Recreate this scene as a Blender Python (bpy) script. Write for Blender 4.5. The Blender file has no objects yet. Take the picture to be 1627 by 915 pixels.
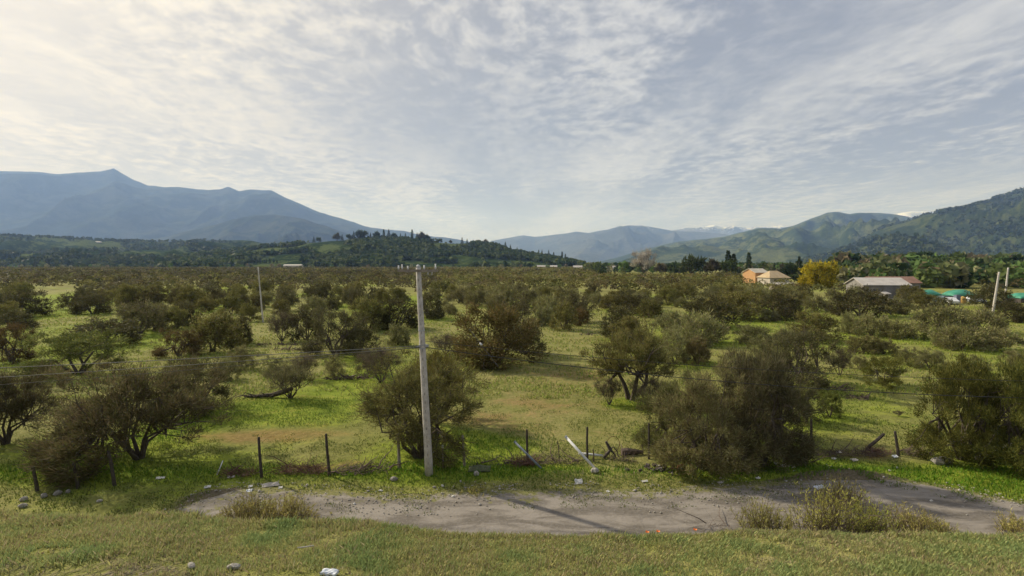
import bpy, math, random
import numpy as np
from mathutils import Vector, Matrix

# ------------------------------------------------------------------ camera
F = 813.5; CX = 813.5; CY = 457.5; CAMZ = 8.5
PITCH = math.atan((CY - 419.0) / F)
sc = bpy.context.scene
COL = sc.collection
cam = bpy.data.cameras.new("camera"); cam.sensor_width = 36; cam.lens = 18.0
cam.clip_start = 0.1; cam.clip_end = 120000
camo = bpy.data.objects.new("camera", cam); COL.objects.link(camo)
camo.location = (0, 0, CAMZ); camo.rotation_euler = (math.radians(90) - PITCH, 0, 0)
sc.camera = camo
sc.view_settings.view_transform = 'Standard'; sc.view_settings.look = 'None'
sc.view_settings.exposure = 0.2; sc.view_settings.gamma = 1.0
sc.render.resolution_x = 1024; sc.render.resolution_y = 576
sc.cycles.use_denoising = True
try: sc.cycles.denoiser = 'OPENIMAGEDENOISE'
except Exception: pass
sc.cycles.max_bounces = 5; sc.cycles.diffuse_bounces = 3; sc.cycles.volume_bounces = 1
sc.cycles.transparent_max_bounces = 8; sc.cycles.sample_clamp_indirect = 4

# ------------------------------------------------------------------ node helper
class NT:
    def __init__(s, tree):
        s.t = tree
        for n in list(tree.nodes): tree.nodes.remove(n)
    def n(s, typ, ins=None, **props):
        nd = s.t.nodes.new(typ)
        for k, v in props.items(): setattr(nd, k, v)
        for k, v in (ins or {}).items():
            sock = nd.inputs[k]
            if isinstance(v, bpy.types.NodeSocket): s.t.links.new(v, sock)
            elif isinstance(v, bpy.types.Node): s.t.links.new(v.outputs[0], sock)
            else: sock.default_value = v
        return nd
    def m(s, op, a, b=0.0, c=None, clamp=False):
        d = {0: a, 1: b}
        if c is not None: d[2] = c
        return s.n('ShaderNodeMath', d, operation=op, use_clamp=clamp).outputs[0]
    def mix(s, f, a, b, bt='MIX'):
        nd = s.n('ShaderNodeMix', None, data_type='RGBA', blend_type=bt)
        for i, v in ((0, f), (6, a), (7, b)):
            if isinstance(v, bpy.types.NodeSocket): s.t.links.new(v, nd.inputs[i])
            else: nd.inputs[i].default_value = v if i == 0 else tuple(v)[:3] + (1,)
        return nd.outputs[2]
    def noise(s, vec, scale, detail=4, rough=0.55, dist=0.0):
        return s.n('ShaderNodeTexNoise', {'Vector': vec, 'Scale': scale, 'Detail': detail, 'Roughness': rough, 'Distortion': dist}).outputs[0]
    def ramp(s, v, lo, hi):
        nd = s.n('ShaderNodeMapRange', {0: v, 1: lo, 2: hi}); nd.interpolation_type = 'SMOOTHSTEP'; nd.clamp = True
        return nd.outputs[0]

# ------------------------------------------------------------------ sky + sun
SUN_EL = math.radians(33)
sv = Vector((-5.7, 3.5, 0)).normalized()
SUNDIR = Vector((sv.x * math.cos(SUN_EL), sv.y * math.cos(SUN_EL), math.sin(SUN_EL)))   # towards the sun
world = bpy.data.worlds.new("World"); sc.world = world; world.use_nodes = True
w = NT(world.node_tree)
sky = w.n('ShaderNodeTexSky', None, sky_type='NISHITA', sun_disc=False)
sky.sun_elevation = SUN_EL; sky.sun_rotation = math.atan2(SUNDIR.x, SUNDIR.y)
tc = w.n('ShaderNodeTexCoord')
dirv = w.n('ShaderNodeVectorMath', {0: tc.outputs['Generated']}, operation='NORMALIZE').outputs[0]
sep = w.n('ShaderNodeSeparateXYZ', {0: dirv})
dz = w.m('MAXIMUM', sep.outputs[2], 0.0)
den = w.m('ADD', dz, 0.055)
px_ = w.m('DIVIDE', sep.outputs[0], den); py_ = w.m('DIVIDE', sep.outputs[1], den)
pv = w.n('ShaderNodeCombineXYZ', {0: px_, 1: py_, 2: 0.0}).outputs[0]
# streaks run along +Y-ish, slightly turned
def mapped(vec, rot, sx, sy, off):
    return w.n('ShaderNodeMapping', {'Vector': vec, 'Location': off, 'Rotation': (0, 0, rot), 'Scale': (sx, sy, 1)}).outputs[0]
warp = w.n('ShaderNodeTexNoise', {'Vector': pv, 'Scale': 0.9, 'Detail': 3}).outputs[1]
warpc = w.n('ShaderNodeVectorMath', {0: warp, 1: (0.5, 0.5, 0.5)}, operation='SUBTRACT').outputs[0]
wv = w.n('ShaderNodeVectorMath', {0: warpc, 3: 0.45}, operation='SCALE').outputs[0]
pw = w.n('ShaderNodeVectorMath', {0: pv, 1: wv}, operation='ADD').outputs[0]
s1 = w.noise(mapped(pw, 0.25, 1.1, 0.33, (3.1, 1.7, 0)), 1.0, 6, 0.55)          # broad veils
s2 = w.noise(mapped(pw, 0.35, 4.2, 1.3, (7.3, 0.4, 0)), 1.0, 6, 0.6)           # streaks
s3 = w.noise(mapped(pw, 0.1, 9, 7, (1.3, 4.4, 0)), 1.0, 5, 0.62)              # small fleecy cells
cellm = w.noise(mapped(pv, 0.0, 0.45, 0.45, (2.2, 0.6, 0)), 1.0, 2, 0.5)
cell = w.ramp(cellm, 0.36, 0.58)
v = w.m('ADD', w.m('MULTIPLY', s1, 1.07), w.m('MULTIPLY', s2, 0.20))
s3c = w.m('MULTIPLY', w.m('SUBTRACT', s3, 0.5), w.m('MULTIPLY_ADD', cell, 0.72, 0.40))
v = w.m('ADD', v, s3c)
bright = w.ramp(v, 0.44, 0.90)
# a broken darker patch of altocumulus ahead, left of the middle
dk = w.n('ShaderNodeVectorMath', {0: pv, 1: (-0.65, 3.1, 0)}, operation='DISTANCE').outputs['Value']
dks = w.m('MULTIPLY', w.m('SUBTRACT', 1.0, w.ramp(dk, 0.3, 1.5)), w.ramp(s3, 0.32, 0.62))
dot = w.n('ShaderNodeVectorMath', {0: dirv, 1: tuple(SUNDIR)}, operation='DOT_PRODUCT').outputs['Value']
dotp = w.m('MAXIMUM', dot, 0.0)
glow = w.m('POWER', dotp, 4.0)
glow2 = w.m('POWER', dotp, 22.0)
K = 10.0
def kc(r, g, b): return (r * K, g * K, b * K)
c0 = w.mix(bright, kc(.25, .262, .308), kc(.535, .54, .558))
c0 = w.mix(w.m('MULTIPLY', dks, 0.55), c0, kc(.20, .23, .30))
glowc = w.mix(w.m('MULTIPLY', glow, w.m('MULTIPLY_ADD', bright, 0.55, 0.70), clamp=True), c0, kc(.92, .835, .68))
glowc = w.mix(w.m('MULTIPLY', glow2, 0.6, clamp=True), glowc, kc(1.3, 1.15, .9))
# clear sky shows in thin gaps
cover = w.m('MULTIPLY_ADD', bright, 0.08, 0.92)
hor = w.m('SUBTRACT', 1.0, w.ramp(dz, 0.0, 0.22))
glowc = w.mix(w.m('MULTIPLY', hor, 0.35), glowc, kc(.45, .465, .49))
skc = w.mix(cover, sky.outputs[0], glowc)
bg = w.n('ShaderNodeBackground', {'Color': skc, 'Strength': 0.1})
w.n('ShaderNodeOutputWorld', {'Surface': bg.outputs[0]})

sun = bpy.data.lights.new("sun", 'SUN'); sun.energy = 4.6; sun.angle = math.radians(1.2); sun.color = (1.0, 0.93, 0.80)
suno = bpy.data.objects.new("sun", sun); COL.objects.link(suno)
suno.rotation_euler = SUNDIR.to_track_quat('Z', 'Y').to_euler()

HAZE_DENSITY = 6.4e-5
HAZE_COLOR = (0.31, 0.48, 0.92, 1)

# ------------------------------------------------------------------ helpers
rng = np.random.default_rng(7)
random.seed(7)
cp, sp = math.cos(PITCH), math.sin(PITCH)
def ray(px, py):
    cx = (px - CX) / F; cy = (CY - py) / F
    return np.array([cx, cp + cy * sp, -sp + cy * cp])
def at(px, py, Y):
    r = ray(px, py); k = Y / r[1]
    return r[0] * k, Y, CAMZ + r[2] * k
def G(px, py, z=0.0):
    r = ray(px, py); k = (z - CAMZ) / r[2]
    return r[0] * k, r[1] * k
def photo_of(x, y, z=0.0):
    dx, dy, dzz = x, y, z - CAMZ
    fwd = dy * cp - dzz * sp; up = dy * sp + dzz * cp
    return CX + F * dx / fwd, CY - F * up / fwd

def _h(ix, iy, seed):
    n = (ix.astype(np.int64) * 374761393 + iy.astype(np.int64) * 668265263 + seed * 1442695040888963407 % (2**31)) & 0xffffffff
    n = ((n ^ (n >> 13)) * 1274126177) & 0xffffffff
    n = n ^ (n >> 16)
    return (n & 0xffffff) / float(0xffffff)
def vnoise(x, y, seed=0):
    x = np.asarray(x, float); y = np.asarray(y, float)
    ix = np.floor(x); iy = np.floor(y); fx = x - ix; fy = y - iy
    fx = fx * fx * (3 - 2 * fx); fy = fy * fy * (3 - 2 * fy)
    ix = ix.astype(np.int64); iy = iy.astype(np.int64)
    a = _h(ix, iy, seed); b = _h(ix + 1, iy, seed); c = _h(ix, iy + 1, seed); d = _h(ix + 1, iy + 1, seed)
    return (a * (1 - fx) + b * fx) * (1 - fy) + (c * (1 - fx) + d * fx) * fy
def fbm(x, y, o=4, seed=0, g=0.5):
    s = 0; a = 1; t = 0
    for k in range(o):
        s = s + a * vnoise(x * 2 ** k + 13.7 * k, y * 2 ** k - 7.1 * k, seed + k); t += a; a *= g
    return s / t
def ridged(x, y, o=5, seed=0):
    s = 0; a = 1; t = 0; wgt = 1.0
    for k in range(o):
        n = 1 - np.abs(2 * vnoise(x * 2 ** k + 5.1 * k, y * 2 ** k + 3.3 * k, seed + k) - 1)
        n = n * n * wgt; wgt = np.clip(n * 1.6, 0, 1)
        s = s + a * n; t += a; a *= 0.5
    return s / t
def sstep(x, a, b):
    t = np.clip((x - a) / (b - a), 0, 1); return t * t * (3 - 2 * t)

def crest_z(x):
    px = CX + F * x / 5.5
    py = np.interp(px, [-400, 0, 150, 300, 420, 560, 700, 850, 960, 1010, 1100, 1200, 1350, 1500, 1627, 2100],
                   [812, 815, 815, 816, 826, 830, 836, 838, 842, 850, 846, 838, 842, 846, 848, 852])
    return CAMZ - (py + 14 - 419) / F * 5.5
def ground(x, y):
    x = np.asarray(x, float); y = np.asarray(y, float)
    zc = crest_z(x) + 0.05 * (fbm(x * 1.1, y * 1.1, 3, 5) - 0.5)
    yc = 5.5 + 0.35 * (fbm(x * 0.5, x * 0 + 2.2, 2, 9) - 0.5)
    top = np.minimum(zc + (yc - y) * 0.22, 6.02) + 0.03 * (fbm(x * 3, y * 3, 3, 3) - 0.5)
    t = np.clip((y - yc) / 7.4, 0, 1)
    slope = zc * (1 - t) ** 1.15 * (1 - 0.0 * t)
    bank = np.where(y < yc, top, slope)
    plain = sstep(y, 21.5, 30) * 0.30 * (fbm(x * 0.12, y * 0.12, 3, 21) - 0.5) + sstep(y, 20, 23) * 0.10 * (fbm(x * 0.7, y * 0.7, 3, 22) - 0.5)
    plain = plain + 0.13 * np.exp(-((y - 20.3) / 0.45) ** 2) * fbm(x * 0.6, y * 0.6, 2, 4) * 1.4
    return np.where(y < yc + 7.4, bank, 0) + np.where(y > 14, plain, 0)
def gz(x, y): return float(ground(np.array([x]), np.array([y]))[0])

def link(o, parent=None):
    COL.objects.link(o)
    if parent: o.parent = parent
    return o
def tag(o, label=None, cat=None, group=None, kind=None):
    if label: o['label'] = label
    if cat: o['category'] = cat
    if group: o['group'] = group
    if kind: o['kind'] = kind
    return o
def empty(name, loc, label, cat, group=None, rz=0.0, scale=None):
    o = bpy.data.objects.new(name, None); o.empty_display_size = 0.3
    COL.objects.link(o); o.location = loc; o.rotation_euler = (0, 0, rz)
    if scale: o.scale = scale
    return tag(o, label, cat, group)
def mesh_np(name, V, Fc, mat, cols=None, smooth=False):
    """Fc: (n,k) int array, all faces the same size"""
    me = bpy.data.meshes.new(name); V = np.asarray(V, np.float32); Fc = np.asarray(Fc, np.int32)
    n, k = Fc.shape
    me.vertices.add(len(V)); me.vertices.foreach_set('co', V.ravel())
    me.loops.add(n * k); me.loops.foreach_set('vertex_index', Fc.ravel())
    me.polygons.add(n); me.polygons.foreach_set('loop_start', np.arange(0, n * k, k, dtype=np.int32))
    me.polygons.foreach_set('loop_total', np.full(n, k, np.int32))
    if smooth: me.polygons.foreach_set('use_smooth', np.ones(n, bool))
    me.update(calc_edges=True)
    if cols is not None:
        for nm, C in cols.items():
            C = np.asarray(C, np.float32)
            if C.ndim == 1:
                a = me.attributes.new(nm, 'FLOAT', 'POINT'); a.data.foreach_set('value', C)
            else:
                a = me.attributes.new(nm, 'FLOAT_COLOR', 'POINT')
                a.data.foreach_set('color', np.concatenate([C, np.ones((len(C), 1), np.float32)], 1).ravel())
    me.materials.append(mat)
    return me
def obj(name, me, parent=None, loc=(0, 0, 0), rot=(0, 0, 0)):
    o = bpy.data.objects.new(name, me); link(o, parent); o.location = loc; o.rotation_euler = rot
    return o

class MB:
    """collects polygons and tubes for small built objects"""
    def __init__(s): s.v = []; s.f = []
    def add(s, v, f):
        b = len(s.v); s.v += [tuple(p) for p in v]; s.f += [tuple(i + b for i in q) for q in f]
    def box(s, c, d, rot=None, taper=1.0):
        x, y, z = d[0] / 2, d[1] / 2, d[2] / 2
        P = [Vector((sx * x * (taper if sz > 0 else 1), sy * y * (taper if sz > 0 else 1), sz * z)) for sz in (-1, 1) for sx, sy in ((-1, -1), (1, -1), (1, 1), (-1, 1))]
        if rot is not None: P = [rot @ p for p in P]
        s.add([p + Vector(c) for p in P], [(0, 3, 2, 1), (4, 5, 6, 7), (0, 1, 5, 4), (1, 2, 6, 5), (2, 3, 7, 6), (3, 0, 4, 7)])
    def tube(s, pts, rad, n=6, cap=True):
        pts = [Vector(p) for p in pts]; m = len(pts); rings = []
        for i, p in enumerate(pts):
            d = (pts[min(i + 1, m - 1)] - pts[max(i - 1, 0)]).normalized()
            a = d.orthogonal().normalized() if i == 0 else (ref - d * ref.dot(d)).normalized()
            ref = a; b = d.cross(a)
            r = rad[i] if hasattr(rad, '__len__') else rad
            rings.append([p + (a * math.cos(2 * math.pi * k / n) + b * math.sin(2 * math.pi * k / n)) * r for k in range(n)])
        V = [q for r_ in rings for q in r_]
        Fq = [(i * n + k, i * n + (k + 1) % n, (i + 1) * n + (k + 1) % n, (i + 1) * n + k) for i in range(m - 1) for k in range(n)]
        if cap: Fq += [tuple(range(n))[::-1], tuple((m - 1) * n + k for k in range(n))]
        s.add(V, Fq)
    def me(s, name, mat, smooth=False):
        m = bpy.data.meshes.new(name); m.from_pydata(s.v, [], s.f); m.materials.append(mat)
        if smooth:
            for p in m.polygons: p.use_smooth = True
        m.update(); return m
    def build(s, name, mat, parent=None, loc=(0, 0, 0), rot=(0, 0, 0), smooth=False):
        return obj(name, s.me(name, mat, smooth), parent, loc, rot)

# ------------------------------------------------------------------ materials
def mat_new(name):
    m = bpy.data.materials.new(name); m.use_nodes = True; return m, NT(m.node_tree)
def finish(t, bsdf, bump=None):
    t.n('ShaderNodeOutputMaterial', {'Surface': bsdf.outputs[0] if hasattr(bsdf, 'outputs') else bsdf})
def simple(name, c1, c2, scale=6, rough=0.85, bump=0.3, detail=5, metallic=0.0, spec=0.3):
    m, t = mat_new(name)
    co = t.n('ShaderNodeTexCoord').outputs['Object']
    n1 = t.noise(co, scale, detail, 0.6); n2 = t.noise(co, scale * 5.3, 3, 0.6)
    f = t.ramp(t.m('ADD', t.m('MULTIPLY', n1, 0.7), t.m('MULTIPLY', n2, 0.3)), 0.33, 0.67)
    c = t.mix(f, c1, c2)
    b = t.n('ShaderNodeBump', {'Height': n2, 'Strength': bump, 'Distance': 0.02})
    finish(t, t.n('ShaderNodeBsdfPrincipled', {'Base Color': c, 'Roughness': rough, 'Normal': b.outputs[0], 'Metallic': metallic, 'Specular IOR Level': spec}))
    return m
def foliage_mat(name, transl=0.25, rough=0.6):
    m, t = mat_new(name)
    a = t.n('ShaderNodeAttribute', None, attribute_name='Col').outputs[0]
    oi = t.n('ShaderNodeObjectInfo')
    c = t.mix(1.0, a, oi.outputs['Color'], 'MULTIPLY')
    hs = t.n('ShaderNodeHueSaturation', {'Hue': t.m('MULTIPLY_ADD', t.m('FRACT', t.m('MULTIPLY', oi.outputs['Random'], 7.3)), 0.02, 0.498), 'Saturation': 1.0,
             'Value': t.m('MULTIPLY_ADD', oi.outputs['Random'], 0.44, 0.88), 'Color': c}).outputs[0]
    d = t.n('ShaderNodeBsdfPrincipled', {'Base Color': hs, 'Roughness': rough, 'Specular IOR Level': 0.04})
    tr = t.n('ShaderNodeBsdfTranslucent', {'Color': hs})
    finish(t, t.n('ShaderNodeMixShader', {0: transl, 1: d.outputs[0], 2: tr.outputs[0]}))
    return m
M_FOL = foliage_mat('foliage', 0.30)
M_GRASS = foliage_mat('grass_blades', 0.35)
M_BARK = simple('bark', (.055, .042, .032, 1), (.12, .10, .08, 1), 8, .95, .8)
M_DEAD = simple('dead_wood', (.07, .05, .04, 1), (.17, .13, .105, 1), 9, .95, .6)
M_REDTWIG = simple('reddish_twigs', (.09, .045, .035, 1), (.17, .10, .075, 1), 5, .95, .4)
M_CONC = simple('old_concrete', (.36, .335, .30, 1), (.56, .53, .48, 1), 4.5, .9, .6)
M_POSTW = simple('weathered_post_wood', (.035, .03, .027, 1), (.085, .07, .06, 1), 12, .95, .7)
M_POSTP = simple('pale_post_wood', (.16, .14, .115, 1), (.28, .25, .21, 1), 12, .95, .7)
M_METAL = simple('galvanised_metal', (.30, .32, .34, 1), (.46, .48, .50, 1), 8, .5, .2, metallic=.4)
M_WIRE = simple('cable_rubber', (.03, .03, .033, 1), (.06, .06, .062, 1), 10, .6, .1)
M_WIREP = simple('weathered_cable', (.12, .12, .115, 1), (.20, .20, .19, 1), 10, .6, .1)
M_PORC = simple('porcelain', (.38, .39, .40, 1), (.55, .56, .57, 1), 20, .25, .05, spec=.6)
M_WHITEP = simple('white_painted_steel', (.52, .53, .53, 1), (.72, .73, .73, 1), 5, .6, .2)
M_BLUEP = simple('blue_grey_steel', (.13, .16, .20, 1), (.24, .28, .33, 1), 7, .6, .2)
M_ROCK = simple('pale_stone', (.24, .22, .19, 1), (.46, .44, .40, 1), 9, .9, .7)
M_ROCKD = simple('grey_stone', (.17, .16, .145, 1), (.34, .32, .29, 1), 7, .9, .8)
M_LITTER = simple('white_litter', (.40, .39, .36, 1), (.72, .71, .68, 1), 12, .7, .3)
M_LITTERB = simple('blue_white_litter', (.45, .50, .58, 1), (.74, .76, .80, 1), 12, .7, .3)
M_RUST = simple('rusty_metal', (.10, .035, .02, 1), (.24, .10, .06, 1), 14, .9, .5)
M_DARK = simple('charred_debris', (.035, .03, .03, 1), (.12, .10, .09, 1), 14, .95, .8)
M_PLANK = simple('grey_plank', (.34, .31, .28, 1), (.50, .47, .43, 1), 10, .9, .4)
M_ORANGE = simple('poppy_petal', (.60, .13, .02, 1), (.70, .20, .03, 1), 20, .6, .1)
M_STEM = simple('green_stem', (.07, .12, .03, 1), (.12, .18, .05, 1), 20, .7, .1)

# attribute-driven ground
m, t = mat_new('meadow_ground'); M_GROUND = m
co = t.n('ShaderNodeTexCoord').outputs['Object']
soil = t.n('ShaderNodeAttribute', None, attribute_name='soil').outputs['Fac']
lush = t.n('ShaderNodeAttribute', None, attribute_name='lush').outputs['Fac']
dirt = t.n('ShaderNodeAttribute', None, attribute_name='dirt').outputs['Fac']
st = t.n('ShaderNodeMapping', {'Vector': co, 'Scale': (0.6, 1.0, 1)}).outputs[0]
n1 = t.noise(st, 0.55, 6, 0.65, 0.4); n2 = t.noise(co, 3.1, 5, 0.7); n3 = t.noise(co, 14, 3, 0.7); n0 = t.noise(st, 0.11, 4, 0.6, 0.5)
nn = t.m('ADD', t.m('MULTIPLY', n1, 0.45), t.m('ADD', t.m('MULTIPLY', n2, 0.30), t.m('MULTIPLY', n3, 0.25)))
olive = t.mix(t.ramp(nn, .36, .62), (.165, .178, .042, 1), (.310, .285, .110, 1))
green = t.mix(t.ramp(nn, .38, .64), (.150, .215, .020, 1), (.300, .350, .045, 1))
lf = t.ramp(t.m('ADD', lush, t.m('MULTIPLY', t.m('SUBTRACT', nn, .5), 2.2)), .30, .72)
g1 = t.mix(lf, olive, green)
red = t.mix(t.ramp(n2, .35, .65), (.230, .125, .050, 1), (.320, .205, .095, 1))
sf = t.m('MULTIPLY', t.ramp(t.m('ADD', soil, t.m('MULTIPLY', t.m('SUBTRACT', nn, .5), 4.2)), .35, 1.15), .72)
g2 = t.mix(sf, g1, red)
brown = t.mix(t.ramp(n3, .3, .7), (.105, .09, .055, 1), (.20, .165, .115, 1))
df = t.ramp(t.m('ADD', dirt, t.m('MULTIPLY', t.m('SUBTRACT', nn, .5), 2.4)), .40, .75)
g3 = t.mix(df, g2, brown)
tuft = t.m('MAXIMUM', t.ramp(t.noise(co, 5.5, 5, .75), .50, .64), t.m('MULTIPLY', t.ramp(t.noise(co, 1.5, 6, .8), .54, .64), .7))
g3 = t.mix(t.m('MULTIPLY', tuft, .36), g3, (.085, .10, .026, 1))
b = t.n('ShaderNodeBump', {'Height': t.m('ADD', n3, t.m('MULTIPLY', n2, 2.0)), 'Strength': 0.8, 'Distance': 0.10})
finish(t, t.n('ShaderNodeBsdfPrincipled', {'Base Color': g3, 'Roughness': 0.95, 'Normal': b.outputs[0], 'Specular IOR Level': 0.1}))

m, t = mat_new('track_surface'); M_TRACK = m
co = t.n('ShaderNodeTexCoord').outputs['Object']
n1 = t.noise(t.n('ShaderNodeMapping', {'Vector': co, 'Scale': (.45, 1.3, 1)}).outputs[0], 1.1, 6, .65, .5)
n2 = t.noise(co, 9, 5, .7); vo = t.n('ShaderNodeTexVoronoi', {'Vector': co, 'Scale': 26.0})
c = t.mix(t.ramp(n1, .40, .60), (.140, .124, .106, 1), (.262, .236, .208, 1))
c = t.mix(t.m('MULTIPLY', t.ramp(n2, .45, .68), .45), c, (.26, .235, .21, 1))
ck = t.n('ShaderNodeTexVoronoi', {'Vector': t.n('ShaderNodeVectorMath', {0: co, 1: t.n('ShaderNodeVectorMath', {0: t.n('ShaderNodeTexNoise', {'Vector': co, 'Scale': 1.3, 'Detail': 4}).outputs[1], 3: 1.2}, operation='SCALE').outputs[0]}, operation='ADD').outputs[0], 'Scale': .55}, feature='DISTANCE_TO_EDGE')
c = t.mix(t.m('MULTIPLY', t.m('SUBTRACT', 1.0, t.ramp(ck.outputs['Distance'], .0, .03)), .18), c, (.06, .055, .04, 1))
eg = t.n('ShaderNodeAttribute', None, attribute_name='edge').outputs['Fac']
em = t.ramp(t.m('ADD', eg, t.m('MULTIPLY', t.m('SUBTRACT', t.noise(co, 1.9, 7, .8), .5), 3.4)), .05, .30)
c = t.mix(em, t.mix(t.ramp(n2, .35, .65), (.12, .13, .035, 1), (.22, .20, .085, 1)), c)
spk = t.m('MULTIPLY', t.m('SUBTRACT', 1.0, t.ramp(vo.outputs['Distance'], .12, .30)), t.ramp(t.noise(co, 2.3, 2, .5), .45, .6))
c = t.mix(t.m('MULTIPLY', spk, .45), c, (.42, .40, .37, 1))
b = t.n('ShaderNodeBump', {'Height': t.m('ADD', n2, t.m('MULTIPLY', spk, .5)), 'Strength': .7, 'Distance': .04})
finish(t, t.n('ShaderNodeBsdfPrincipled', {'Base Color': c, 'Roughness': .92, 'Normal': b.outputs[0], 'Specular IOR Level': .2}))

def hill_mat(name, dark, mid, light, s, snow=None, patch=0.5):
    m, t = mat_new(name)
    co = t.n('ShaderNodeTexCoord').outputs['Object']
    a = t.noise(co, s, 8, .66, .4); bb = t.noise(co, s * 9, 6, .75); c3 = t.noise(co, s * 0.3, 3, .5); fine = t.noise(co, s * 34, 4, .8)
    c = t.mix(t.ramp(t.m('ADD', t.m('MULTIPLY', a, .45), t.m('ADD', t.m('MULTIPLY', bb, .35), t.m('MULTIPLY', fine, .20))), .43, .57), dark, mid)
    c = t.mix(t.m('MULTIPLY', t.ramp(t.m('ADD', t.m('ADD', a, t.m('MULTIPLY', t.m('SUBTRACT', bb, .5), .5)), t.m('MULTIPLY', t.m('SUBTRACT', c3, .5), .8)), .50, .60), patch), c, light)
    c = t.mix(t.m('MULTIPLY', t.ramp(fine, .50, .60), .55), c, tuple(q * .45 for q in dark[:3]) + (1,))
    if snow:
        z = t.n('ShaderNodeSeparateXYZ', {0: co}).outputs[2]
        f = t.ramp(t.m('ADD', t.m('DIVIDE', z, snow), t.m('MULTIPLY', t.m('SUBTRACT', t.m('ADD', t.m('MULTIPLY', bb, .6), t.m('MULTIPLY', a, .4)), .5), 1.5)), 1.0, 1.08)
        c = t.mix(f, c, (.88, .90, .92, 1))
    b = t.n('ShaderNodeBump', {'Height': t.m('ADD', bb, t.m('MULTIPLY', fine, .4)), 'Strength': 1.0, 'Distance': .06 / s})
    finish(t, t.n('ShaderNodeBsdfPrincipled', {'Base Color': c, 'Roughness': 1.0, 'Normal': b.outputs[0], 'Specular IOR Level': 0.0}))
    return m

# ------------------------------------------------------------------ ground
SOIL = [(460, 690, 130, 13, .9), (560, 735, 40, 9, .8), (390, 700, 60, 10, .6), (930, 595, 70, 16, .55), (860, 640, 90, 14, .5), (820, 680, 60, 12, .6), (500, 745, 60, 8, .8),
        (1380, 725, 70, 10, .7), (1300, 690, 60, 8, .5), (960, 690, 70, 8, .5), (750, 665, 60, 10, .6), (1440, 660, 70, 8, .45), (880, 470, 20, 3, .5), (1430, 510, 60, 5, .4), (330, 690, 70, 10, .4)]
LUSH = [(92, 482, 70, 26, .9), (80, 500, 70, 14, .6), (420, 650, 140, 26, .5), (560, 610, 70, 30, .5), (760, 705, 120, 22, .9), (700, 745, 130, 14, .9), (1030, 690, 60, 16, .6), (1010, 640, 60, 10, .8), (100, 470, 60, 16, .7), (1340, 650, 120, 40, .3),
        (1260, 740, 90, 10, .8), (1560, 770, 110, 20, 1.0), (250, 690, 60, 20, .8), (400, 480, 30, 30, .5), (620, 480, 60, 10, .6), (1180, 490, 70, 20, .4), (230, 540, 120, 20, .4), (130, 740, 70, 20, .7)]
OLIVE = [(870, 560, 90, 50, .5), (850, 650, 120, 40, .35)]
TRACK_TOP_PX = [(150, 806), (230, 800), (270, 790), (320, 780), (380, 774), (450, 777), (520, 780), (600, 784), (680, 788), (720, 778), (770, 777), (840, 778), (900, 777), (945, 774), (1010, 779), (1060, 780), (1110, 770), (1180, 768), (1240, 762), (1290, 752), (1335, 745), (1380, 752), (1440, 762), (1500, 772), (1560, 783), (1620, 796), (1700, 806), (1800, 812)]
TT = np.array([G(a, b) for a, b in TRACK_TOP_PX])
def track_top(x): return np.interp(x, TT[:, 0], TT[:, 1]) + 0.16 * (fbm(x * 1.7, x * 0 + 1.1, 3, 31) - 0.5) * 2
def blob(X, Y, lst):
    r = 0
    for px, py, rx, ry, a in lst:
        x0, y0 = G(px, py); y1 = G(px, py - ry)[1]; sx = rx / F * y0; sy = max(abs(y1 - y0), .5)
        r = r + a * np.exp(-(((X - x0) / sx) ** 2 + ((Y - y0) / sy) ** 2))
    return r
TREE_SPOTS = []   # filled below, before the ground is coloured

def build_ground():
    Yr = np.concatenate([np.linspace(-60, 2.5, 14), np.linspace(2.8, 14, 110), np.linspace(14.1, 45, 190), 45 * np.exp(np.linspace(0.005, math.log(24000 / 45), 190))])
    nc = 330; u = np.linspace(-1, 1, nc)
    X = u[None, :] * (14 + 1.35 * np.abs(Yr)[:, None]); Y = np.repeat(Yr[:, None], nc, 1)
    Z = ground(X, Y)
    so = blob(X, Y, SOIL) + 0.35 * sstep(fbm(X * .07, Y * .07, 3, 41), .55, .75) * sstep(Y, 22, 30)
    lu = 0.30 + blob(X, Y, LUSH) - blob(X, Y, OLIVE) + 0.9 * (fbm(X * .09, Y * .09, 4, 51) - .5)
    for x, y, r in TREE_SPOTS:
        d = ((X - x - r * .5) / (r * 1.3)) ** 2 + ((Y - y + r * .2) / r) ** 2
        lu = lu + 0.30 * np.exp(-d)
    lu = lu + 0.35 * np.exp(-((Y - 20.6) / .9) ** 2)
    tt = track_top(X)
    di = np.where(Y < tt + .3, sstep(tt + .3 - Y, 0, .5), 0) * sstep(X, -13.5, -10.5)
    di = np.maximum(di, .55 * np.exp(-((Y - 20.4) / .5) ** 2) * sstep(fbm(X * .5, Y, 2, 77), .5, .7))
    nb = fbm(X * .9, Y * .9, 4, 61)
    bank = sstep(4.9 + .5 * (fbm(X * .8, Y, 2, 8) - .5) - .12 * np.clip(X, -3, 3), 0, 1) * 0
    di = np.where(Y < 9, 0.30 + 0.7 * (nb - .5) + .35 * sstep(4.6 - Y, 0, .6) * sstep(-X, 0, 3), di)
    so = np.where(Y < 9, 0.0, so); lu = np.where(Y < 9, .15, lu)
    di = np.where(Y < 2.8, 1, di)
    nr = len(Yr)
    idx = np.arange(nr * nc).reshape(nr, nc)
    Fc = np.stack([idx[:-1, :-1], idx[:-1, 1:], idx[1:, 1:], idx[1:, :-1]], -1).reshape(-1, 4)
    me = mesh_np('ground', np.stack([X, Y, Z], -1).reshape(-1, 3), Fc, M_GROUND, {'soil': so.ravel(), 'lush': lu.ravel(), 'dirt': di.ravel()}, True)
    tag(obj('ground', me), 'grassy valley floor and road bank with olive and green patches', kind='structure')
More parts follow.
